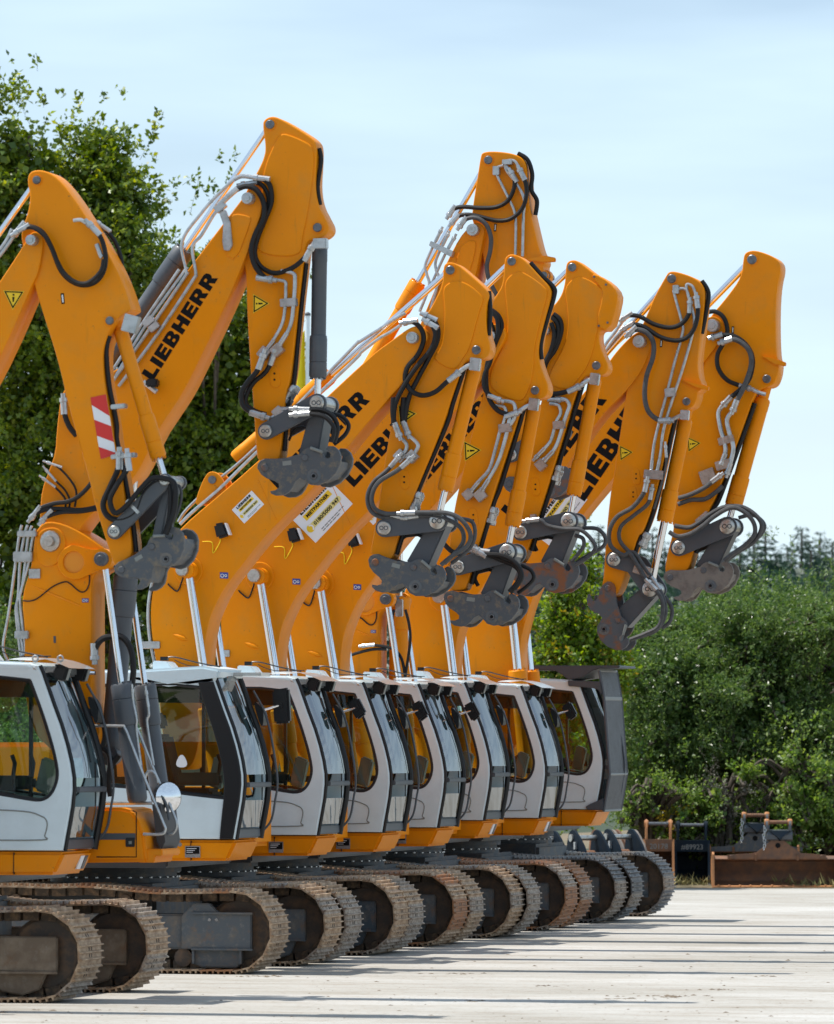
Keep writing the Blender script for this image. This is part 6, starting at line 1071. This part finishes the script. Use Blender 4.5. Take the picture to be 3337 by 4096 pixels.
for lb, bl, m_, ls, bs in (('leafy bright weeds above the small blue bucket', [ell(2760, 3230, 103.3, 130, 150), ell(2820, 3320, 103.3, 90, 130)], 'leaf_weed', .075, 2780), ('tall bright weeds behind the two wide buckets', [ell(3120, 3180, 103.3, 150, 170), ell(3200, 3080, 103.3, 70, 130), ell(3100, 3330, 103.3, 180, 120)], 'leaf_weed', .085, 3130),
                       ('bright weeds at the right edge above the widest bucket', [ell(3290, 3200, 103.3, 110, 190), ell(3330, 3350, 103.3, 120, 120)], 'leaf_weed', .085, 3300), ('greyish seed-headed weeds between the green clumps', [ell(2920, 3200, 103.3, 100, 130), ell(2880, 3330, 103.3, 80, 110)], 'leaf_grey', .04, 2910),
                       ('low weeds left of the tall rusty bucket', [ell(2560, 3230, 103.3, 110, 90), ell(2640, 3200, 103.3, 90, 110)], 'leaf_weed', .06, 2590), ('low weeds directly above the blue bucket handle', [ell(2900, 3420, 103.3, 130, 90), ell(2740, 3400, 103.3, 90, 70)], 'leaf_bright', .06, 2860),
                       ('yellowing weeds right of the tall rusty bucket', [ell(2720, 3330, 103.3, 50, 60)], 'leaf_yellow', .06, 2720)):
    sg = []; nb = []
    for c, rad in bl:                                              # uneven stems rather than one round bush
        for _ in range(9):
            u = RN.uniform(-1, 1); nb.append((c + np.array([u * rad[0], RN.uniform(-.25, .5), RN.uniform(-1, .75) * rad[2] * (1 - .35 * abs(u))]), np.array([rad[0] * .3, .25, rad[2] * RN.uniform(.18, .42)])))
        for _ in range(5):
            u = RN.uniform(-1, 1); q = c + np.array([u * rad[0], 0, 0]); v_ = Vector(q) - Vector((0, 0, ZC)); dd = v_.dot(DV); px_ = W / 2 + F * v_.dot(RV) / dd; py_ = H / 2 - F * v_.dot(UV) / dd; sg.append(((px_, py_), (px_ + RN.uniform(-25, 25), py_ - rad[2] * F / dd * RN.uniform(.8, 1.5)), dd))
    tree('weed_clump', lb, 'weeds', nb, m_, (bs, 104.), dens=150, clump=.12, bough=8, ls=ls, per=9, tl=.3, wr=.55, trunk=.02, up=.9, lo=.1, sprigs=sg)
# distant spruces and the wood below them
def spruce_mesh(h, seed, m='needle'):
    g = np.random.default_rng(seed); C = []; D = []; S = []
    for k in range(int(h * 3.4)):
        z = h * (.02 + .97 * (k / (h * 3.4)) ** .9); rad = min((h - z) * .4 + .06, 2.4) * g.uniform(.85, 1.1); nb = 13
        for b_ in range(nb):
            q = g.uniform(0, 2 * pi); rr = rad * g.uniform(.6, 1.15); n = max(3, int(rr * 15)); t = g.uniform(.1, 1, n)
            p = np.stack([np.cos(q) * rr * t, np.sin(q) * rr * t, z - .3 * rr * t + .12 * rr * t ** 2 * 2], 1) + g.normal(size=(n, 3)) * .05; C.append(p)
            d = np.stack([np.cos(q + g.normal(size=n) * .6), np.sin(q + g.normal(size=n) * .6), g.normal(size=n) * .3 - .25], 1); D.append(d); S.append(g.uniform(.16, .4, n) * min(1, .35 + .32 * (h - z)))
    C = np.concatenate(C); D = unit(np.concatenate(D)); S = np.concatenate(S)[:, None]; n = len(C)
    W_ = unit(np.cross(D, g.normal(size=(n, 3))))
    v = np.stack([C, C + D * S * .5 + W_ * S * .16, C + D * S, C + D * S * .5 - W_ * S * .16], 1).reshape(-1, 3)
    me = npmesh('crown', v, np.arange(n * 4).reshape(-1, 4)); me.materials.append(MT[m]); return me
SPR = [spruce_mesh(h, k) for k, h in enumerate((13, 15, 12, 14))]
tb = B(); tb.lathe((0, 0, -2), (0, 0, 13), [(0, .22), (1, .04)], 8); TRK = bpy.data.meshes.new('trunk'); TRK.from_pydata(tb.v, [], tb.f); TRK.materials.append(MT['bark'])
def spruce(px, py, D, k):
    h = (13, 15, 12, 14)[k]; p = PD(px, py, D); r = thing('spruce_tree', (p.x, p.y, p.z - h), 'slender dark spruce standing on the skyline far behind the bushes', 'tree', 'spruces on the skyline')
    for nm, me in (('crown', SPR[k]), ('trunk', TRK)):
        o = bpy.data.objects.new(nm, me); COL.objects.link(o); o.parent = r
        if nm == 'trunk': o.scale = (1, 1, (h - .6) / 13)
    r.rotation_euler.z = RN.uniform(0, 6); return r
for i, (px, py) in enumerate(((2150, 2120), (2215, 2160), (2262, 2085), (2330, 2130), (2395, 2065), (2450, 2140), (2500, 2095), (2560, 2105), (2610, 2075), (2660, 2130), (2720, 2100), (2790, 2080), (2850, 2110), (2905, 2090), (2960, 2140), (3015, 2085), (3062, 2062), (3105, 2160), (3150, 2130), (3207, 2058), (3245, 2140), (3280, 2095), (3330, 2110), (3375, 2090), (2185, 2250), (2420, 2230), (2590, 2220), (2750, 2210), (3130, 2240), (3300, 2230))):
    spruce(px, py, 235. + RN.uniform(-12, 14) + (-18 if i > 23 else 0), i % 4)
# wooded slope under the skyline (too far away to tell its trees apart)
b = B(); hx = [-140 + i * 12 for i in range(40)]
hv = [(x, y, z + 1.2 * sin(x * .21 + y) + .8 * sin(x * .5)) for y, z in ((120, -.5), (190, .2), (225, 2.0), (260, 3.0), (420, 5.0)) for x in hx]
b.add(hv, [(j * 40 + i, j * 40 + i + 1, (j + 1) * 40 + i + 1, (j + 1) * 40 + i) for j in range(4) for i in range(39)])
mat('forest_floor', (.02, .035, .015), .95, col2=(.035, .05, .02), scale=.4, bump=.6, bscale=1.5); hl = b.make('hill', 'forest_floor'); hl['kind'] = 'structure'
n = 30000; px = NR.uniform(-900, 4300, n); py = NR.uniform(2290, 2950, n); dd = NR.uniform(205, 225, n)
C = np.array([PD(a, b_, d) for a, b_, d in zip(px, py, dd)]); o = leaves('distant_wood', C, NR.normal(size=(n, 3)) + np.array([0, 0, -.4]), NR.uniform(.25, .6, n), .4, 'needle', None)
# hedge of dark leaves seen under and between the machines at the left
tree('hedge_bush', 'dark low bushes seen under the nearest cab at the left edge', 'bush', [ell(100, 3400, 104., 420, 160), ell(700, 3300, 104.5, 420, 260), ell(1300, 3200, 105., 420, 330), ell(1900, 3150, 105., 420, 330)], 'leaf_bright', (300, 104.), dens=60, ls=.08, tl=.6, trunk=.03)
# dry grass and stalks on the verge
n = 5200; xx = NR.uniform(-24, 4, n); q = np.stack([xx, 100.2 + .35 * np.sin(xx * 1.7) + NR.exponential(.8, n), np.full(n, .02)], 1); dr = NR.normal(size=(n, 3)) * .6; dr[:, 2] = NR.uniform(.2, 1.2, n)
mat('dry_grass', (.3, .25, .11), .9, col2=(.12, .16, .03), scale=.9); leaves('verge_grass', q, dr, NR.uniform(.08, .3, n), .1, 'dry_grass', None)
# ------------------------------------------------------------------ buckets and attachments on the verge
def turned(b, O, yaw, pitch=0):
    m = Matrix.Translation(O) @ Matrix.Rotation(yaw, 4, 'Z') @ Matrix.Rotation(pitch, 4, 'X'); b.v = [tuple(m @ Vector(v)) for v in b.v]; return b
def shell(b, prof, w, th=.02):                    # sheet bent along the (y,z) profile, width w about x = 0
    n = len(prof); c = np.array(prof); t = np.gradient(c, axis=0); nn = np.stack([-t[:, 1], t[:, 0]], 1); nn /= np.linalg.norm(nn, axis=1)[:, None]; o_ = c + nn * th
    v = [(s * w / 2, p[0], p[1]) for s in (-1, 1) for p in c] + [(s * w / 2, p[0], p[1]) for s in (-1, 1) for p in o_]
    f = [(i, i + 1, n + i + 1, n + i) for i in range(n - 1)] + [(2 * n + i, 3 * n + i, 3 * n + i + 1, 2 * n + i + 1) for i in range(n - 1)]
    f += [(0, n, 3 * n, 2 * n), (n - 1, 3 * n - 1, 4 * n - 1, 2 * n - 1)] + [(i, 2 * n + i, 2 * n + i + 1, i + 1) for i in range(n - 1)] + [(n + i, n + i + 1, 3 * n + i + 1, 3 * n + i) for i in range(n - 1)]
    return b.add(v, f)
def side(b, prof, x0, x1):
    n = len(prof); b.add([(x0, p[0], p[1]) for p in prof] + [(x1, p[0], p[1]) for p in prof], [tuple(range(n)), tuple(range(n, 2 * n))[::-1]] + [(i, i + n, (i + 1) % n + n, (i + 1) % n) for i in range(n)]); return b
def narrow_bucket(px, py, D, w, h, m, label, yaw=None, edge=None, teeth=3, chalk=None, pitch=0):
    O = G(px, py) if D is None else PD(px, py, D); O.z = 0 if D is None else O.z; yaw = TH if yaw is None else yaw; r = thing('digging_bucket', O, label, 'bucket'); T = lambda b: turned(b, O, yaw, pitch); k = h / .7
    pr = [(-.2 * k, .02), (.05 * k, .0), (.32 * k, .06 * k), (.5 * k, .24 * k), (.52 * k, .45 * k), (.4 * k, .62 * k), (.2 * k, .7 * k), (.02, .7 * k)]
    T(shell(B(), pr, w)).make('bucket_shell', m, r)
    sp = [(-.2 * k, .02), (-.1 * k, .2 * k), (-.03 * k, .45 * k), (.02, .7 * k), (.2 * k, .7 * k), (.4 * k, .62 * k), (.52 * k, .45 * k), (.5 * k, .24 * k), (.32 * k, .06 * k), (.05 * k, .0)]
    for s in (-1, 1):
        T(side(B(), sp, s * w / 2 - .012, s * w / 2 + .012)).make('side_plate', m, r)
        T(side(B(), [(-.22 * k, .0), (-.12 * k, .2 * k), (-.06 * k, .45 * k), (0, .7 * k), (.04, .7 * k), (0, .45 * k), (-.05 * k, .2 * k), (-.12 * k, .0)], s * w / 2 - .02, s * w / 2 + .02)).make('side_cutter', edge or m, r)
        T(side(B(), chaikin([(.0, .62 * k), (.05, .92 * k), (.12, 1.0 * k), (.22, .98 * k), (.26, .85 * k), (.3, .62 * k)], 1), s * w * .42 - .018, s * w * .42 + .018)).make('hitch_ear', edge or m, r)
        T(B().lathe((s * w * .42 - .035, .14, .93 * k), (s * w * .42 + .035, .14, .93 * k), [(0, .06), (1, .06)], 14)).make('hitch_boss', edge or m, r)
    T(B().cyl((-w * .42, .14, .93 * k), (w * .42, .14, .93 * k), .032, 12)).make('hitch_pin', 'pin_steel', r)
    for i in range(teeth):
        x = (i / (teeth - 1) - .5) * w * .92; T(side(B(), [(-.2 * k, .05), (-.2 * k, -.0), (-.36 * k, .0), (-.36 * k, .015)], x - .04, x + .04)).make('tooth', 'pin_steel', r)
    if chalk:
        c = bpy.data.curves.new('t', 'FONT'); c.body = chalk; c.size = .11 * k; c.align_x = 'CENTER'; c.offset = .001; c.fill_mode = 'FRONT'; oo = bpy.data.objects.new('t', c); me = bpy.data.meshes.new_from_object(oo); bpy.data.objects.remove(oo); me.materials.clear()
        me.transform(Matrix.Translation(O) @ Matrix.Rotation(yaw, 4, 'Z') @ Matrix(((1, 0, 0, 0), (0, 0, -1, -.012), (0, 1, 0, .56 * k), (0, 0, 0, 1)))); me.name = 'chalk_number'
        T(side(B(), [(.0, .52 * k), (-.008, .53 * k), (-.006, .7 * k), (.02, .7 * k)], -w * .49, w * .49)).make('top_plate', m, r)
        link('chalk_number', me, 'chalk', r, False)
    return r
def wide_bucket(px, py, w, m, label, plate_m, yaw=TH):
    O = G(px, py); O.z = .1 if w < 2 else 0; O.y += .55 if w < 2 else 0; r = thing('ditching_bucket', O, label, 'bucket'); T = lambda b: turned(b, O, yaw)
    pr = [(-.1, .01), (.2, .0), (.42, .1), (.52, .28), (.46, .46), (.28, .55), (.1, .54), (.04, .5)]
    T(shell(B(), pr, w)).make('bucket_shell', m, r)
    for s in (-1, 1):
        T(side(B(), [(-.1, .01), (-.02, .3), (.02, .56), (.1, .6), (.28, .57), (.46, .46), (.52, .28), (.42, .1), (.2, .0)], s * w / 2 - .012, s * w / 2 + .012)).make('side_plate', 'rust_edge', r)
        T(side(B(), [(-.14, .0), (-.05, .3), (-.01, .58), (.05, .62), (.05, .3), (-.02, .0)], s * w / 2 - .02, s * w / 2 + .02)).make('side_cutter', 'rust_edge', r)
    T(side(B(), [(-.16, .0), (-.16, .03), (-.08, .045), (-.08, .01)], -w / 2, w / 2)).make('cutting_edge', 'rust_edge', r)
    for i in range(12):
        x = (i / 11 - .5) * w * .92; T(B().lathe((x, -.12, .035), (x, -.125, .06), [(0, .022), (.6, .022), (1, .01)], 8)).make('edge_bolt', 'rust_edge', r)
    for x in (-.36, .36): T(side(B(), [(.03, .47), (.0, .58), (.25, .6), (.25, .56)], x - .02, x + .02)).make('rib', m, r)
    g = B(); pp = [(-.85, .5), (-.85, .57), (-.36, .6), (-.2, .72), (-.1, .82), (.12, .82), (.25, .72), (.42, .6), (.85, .57), (.85, .5)]
    n = len(pp); g.add([(p[0], .03, p[1]) for p in pp] + [(p[0], .08, p[1]) for p in pp], [tuple(range(n))[::-1], tuple(range(n, 2 * n))] + [(i, (i + 1) % n, (i + 1) % n + n, i + n) for i in range(n)]); T(g).make('support_plate', plate_m, r)
    for x in (-.78, .78): T(B().lathe((x, .02, .535), (x, .03, .535), [(0, .03), (1, .035)], 12)).make('plate_bolt', plate_m, r)
    T(B().cyl((.02, .02, .73), (.02, .031, .73), .045, 14)).make('plate_hole', 'print_black', r)
    T(side(B(), chaikin([(-.02, .8), (-.04, .95), (.1, 1.0), (.3, 1.0), (.4, .9), (.36, .8)], 1), -.17, .27)).make('swivel_block', 'grey_paint', r)
    g = B(); g.add([(-.12, -.045, .98), (.05, -.1, .84), (.22, -.045, .98), (-.12, .02, .98), (.05, .02, .8), (.22, .02, .98)], [(0, 1, 2), (3, 5, 4), (0, 3, 4, 1), (1, 4, 5, 2), (2, 5, 3, 0)]); T(g).make('tilt_gusset', 'bucket_blue', r)
    for s in (-1, 1):
        x = .03 + s * .2; T(side(B(), chaikin([(-.02, .95), (-.03, 1.1), (.06, 1.2), (.16, 1.15), (.2, .98)], 1), x - .02, x + .02)).make('hitch_ear', 'coupler_steel', r)
        T(B().lathe((x - .04, .07, 1.13), (x + .04, .07, 1.13), [(0, .05), (.2, .06), (.8, .06), (1, .05)], 14)).make('hitch_boss', 'rust_edge', r)
    T(B().cyl((-.17, .07, 1.13), (.23, .07, 1.13), .034, 12)).make('hitch_pin', 'bucket_rust', r)
    for k in range(9):                                # loose chain hanging by the hitch
        g = B(); a = -.22 + .012 * sin(k * 1.3); z = 1.04 - k * .045; g.tube([(a + cos(q) * (.022 if k % 2 else .01), -.05 + cos(q) * (.008 if k % 2 else .02), z + sin(q) * .032) for q in [2 * pi * i / 8 for i in range(9)]], .008, 5); T(g).make('chain_link', 'zinc', r)
    return r
Wc = Z8(1080, 1095)
wide_bucket(Wc[0] + 12, Wc[1], 2.2, 'bucket_rust', 'wide rusty ditching bucket lying nearest at the right edge of the yard', 'bucket_rust')
Wb = Z8(925, 1030); wide_bucket(Z8(805, 0)[0], 3546, 1.55, 'bucket_rust', 'second wide bucket half hidden behind the rusty one, its support plate grey', 'coupler_steel')
q = Z8(190, 1075); narrow_bucket(q[0], q[1], None, .58, .8, 'bucket_blue', 'narrow dark blue bucket standing between the tracks and the wide rusty bucket', teeth=3, chalk='#89923')
q = Z7(1405, 1160); narrow_bucket(q[0], 3546, None, .5, .82, 'bucket_rust', 'tall narrow rusty bucket standing behind the last track', edge='rust_edge', chalk='2017 AB' if False else '20178')
q = Z7(1500, 1200); b = B()
def ear_bucket(px, py, D, label, yaw, m='bucket_blue', k=1.0):
    O = PD(px, py, D); O.z = 0; r = thing('digging_bucket', O, label, 'bucket'); T = lambda b: turned(b, O, yaw)
    pr = [(.35 * k, .0), (.1 * k, .02), (-.25 * k, .08), (-.45 * k, .3 * k), (-.42 * k, .52 * k), (-.2 * k, .7 * k), (.1 * k, .74 * k)]
    T(shell(B(), pr[::-1], .95 * k)).make('bucket_shell', m, r)
    for s in (-1, 1):
        T(side(B(), pr + [(.2 * k, .4 * k)], s * .475 * k - .015, s * .475 * k + .015)).make('side_plate', m, r)
        T(side(B(), chaikin([(-.46 * k, .5 * k), (-.4 * k, .78 * k), (-.1 * k, 1.08 * k), (.06 * k, 1.12 * k), (.16 * k, 1.0 * k), (.22 * k, .72 * k), (.1 * k, .6 * k), (-.2 * k, .62 * k)], 1), s * .22 * k - .02, s * .22 * k + .02)).make('hitch_ear', m, r)
        T(B().lathe((s * .22 * k - .03 + (s * .02), .03 * k, .98 * k), (s * .22 * k + .03 + s * .02, .03 * k, .98 * k), [(0, .06 * k), (1, .06 * k)], 16)).make('hitch_boss', 'pin_bright', r)
        T(B().box(s * .22 * k - .03 + s * .03, s * .22 * k + .03 + s * .03, -.14 * k, -.09 * k, .8 * k, .92 * k)).make('lock_bar', 'zinc', r)
    T(B().cyl((-.22 * k, .03 * k, .98 * k), (.22 * k, .03 * k, .98 * k), .045 * k, 14)).make('hitch_pin', 'pin_bright', r)
    T(B().cyl((-.22 * k, -.28 * k, .7 * k), (.22 * k, -.28 * k, .7 * k), .05 * k, 14)).make('hitch_pin', 'pin_bright', r)
    T(B().cyl((-.22 * k, .1 * k, .68 * k), (.22 * k, .1 * k, .68 * k), .1 * k, 14)).make('cross_tube', 'bucket_rust', r)
    return r
for (x, y), lb, mm, D in (((60, 600), 'dark blue bucket under the guarded cab, leftmost of three lying bucket backs', 'bucket_blue', 93.), ((560, 600), 'dark blue bucket with bright hitch pin, middle of the three behind the last track', 'bucket_blue', 94.), ((960, 620), 'dark blue bucket nearest the tall rusty bucket, lying behind the last track', 'bucket_blue', 95.), ((1000, 600), 'dusty grey bucket half hidden behind the blue ones', 'coupler_dust', 98.), ((800, 480), 'rust brown bucket standing behind the blue ones under the guard', 'bucket_rust', 98.)):
    p = Z7(x, y); ear_bucket(p[0], p[1], D, lb, TH + .5, mm, 1.0 if mm == 'bucket_blue' else .95)
# ------------------------------------------------------------------ flag
fp = PD(1230, 2968, 97.); fr = thing('flag_pole', (fp.x, fp.y, 0), 'white metal flag pole behind the nearest boom', 'flag pole')
zt = PD(1230, 1258, 97.).z; B().lathe((fp.x, fp.y, 0), (fp.x, fp.y, zt), [(0, .055), (1, .036)], 12).make('pole', 'white', fr); B().lathe((fp.x, fp.y, zt), (fp.x, fp.y, zt + .06), [(0, .05), (.6, .05), (1, .02)], 12).make('pole_cap', 'grey_paint', fr)
fl = B(); nu, nv = 13, 16; v = []
for j in range(nv):
    t = j / (nv - 1); wdt = .06 + .28 * min(1, t * 1.7) - .05 * t
    for i in range(nu):
        u = i / (nu - 1); v.append((fp.x - .05 - u * wdt * cos(TH), fp.y - u * wdt * sin(TH) + .09 * sin(u * 9 + t * 2) * min(1, .3 + t), zt - .22 - t * 2.1 - .12 * u))
fl.add(v, [(j * nu + i, j * nu + i + 1, (j + 1) * nu + i + 1, (j + 1) * nu + i) for j in range(nv - 1) for i in range(nu - 1)])
tag(fl.make('flag', 'flag_yellow', None, True, ang=80), 'yellow flag hanging limp from the white pole', 'flag')
# ------------------------------------------------------------------ loose dirt and small stones on the yard
gb = B(); g_ = random.Random(3)
for i in range(300):
    px = g_.uniform(-50, 3400); py = 3700 + 390 * g_.random() ** .7
    if px < 2700 - (py - 3700) * 6 and py < 4030 and g_.random() < .6: continue
    o = G(px, py); r = g_.choice([.006, .008, .01, .012, .016, .022]) * g_.uniform(.7, 1.3)
    ph = g_.uniform(0, 6); ring = [(o.x + cos(ph + k * pi / 2.5) * r * g_.uniform(.8, 1.6), o.y + sin(ph + k * pi / 2.5) * r * g_.uniform(.8, 1.6), .0005) for k in range(5)]
    gb.add(ring + [(o.x, o.y, r * g_.uniform(.3, .6))], [(k, (k + 1) % 5, 5) for k in range(5)])
for cx_, cy_, n_, sx in ((2590, 3984, 26, .5), (2685, 3990, 18, .15), (2500, 3995, 18, .35), (2890, 3960, 14, .3), (1890, 4005, 14, .18), (1050, 3905, 20, .5), (1850, 3895, 20, .4), (3060, 3905, 8, .1), (2200, 3945, 10, .2), (300, 4040, 10, .6), (20, 4050, 8, .1)):
    o = G(cx_, cy_)
    for i in range(n_):
        c = o + RV * g_.gauss(0, sx * .5) + Vector((0, g_.gauss(0, .1), 0)); r = g_.uniform(.006, .03)
        ring = [(c.x + cos(k * pi / 2.5) * r * g_.uniform(.9, 1.9), c.y + sin(k * pi / 2.5) * r * g_.uniform(.8, 1.4), .0005) for k in range(5)]; gb.add(ring + [(c.x, c.y, r * g_.uniform(.25, .55))], [(k, (k + 1) % 5, 5) for k in range(5)])
go = gb.make('loose_dirt', 'stone', None, False); go['kind'] = 'stuff'

# ------------------------------------------------------------------ behind the photographer: the yard's white building (it shows in the round mirror) and an unseen wood added to darken reflections
bw = thing('yard_building', (30, -34, 0), 'white two storey yard building behind the photographer', 'building')
mat('render_white', (.7, .69, .66), .8, col2=(.62, .61, .58), scale=.6); mat('roof_tile', (.2, .09, .06), .8, col2=(.13, .07, .05), scale=2)
B().box(8, 62, -46, -34, 0, 8.2).make('wall', 'render_white', bw); b = B(); b.prism([(7, 8.2), (7, 8.5), (63, 8.5), (63, 8.2)], -47, -33); b.make('roof', 'roof_tile', bw)
for k in range(9):
    for z in (1.2, 5.0): x = 11 + k * 5.6; B().box(x, x + 2.2, -34.0, -33.96, z, z + 1.7).make('window', 'print_black', bw)
B().box(40, 45, -34, -33.93, 0, 4.3).make('gate', 'grey_paint', bw)
n = 5200; C = np.stack([NR.uniform(-150, 160, n), NR.uniform(-78, -62, n), 12.5 * NR.uniform(0, 1, n) ** .8], 1); C[:, 2] *= (.8 + .2 * np.sin(C[:, 0] * .35) + .1 * np.sin(C[:, 0] * 1.1)); leaves('added_wood_behind', C, NR.normal(size=(n, 3)), NR.uniform(1.2, 2.4, n), .7, 'leaf_beech', None)  # added leaf mass, out of view, darkens reflections and sky light
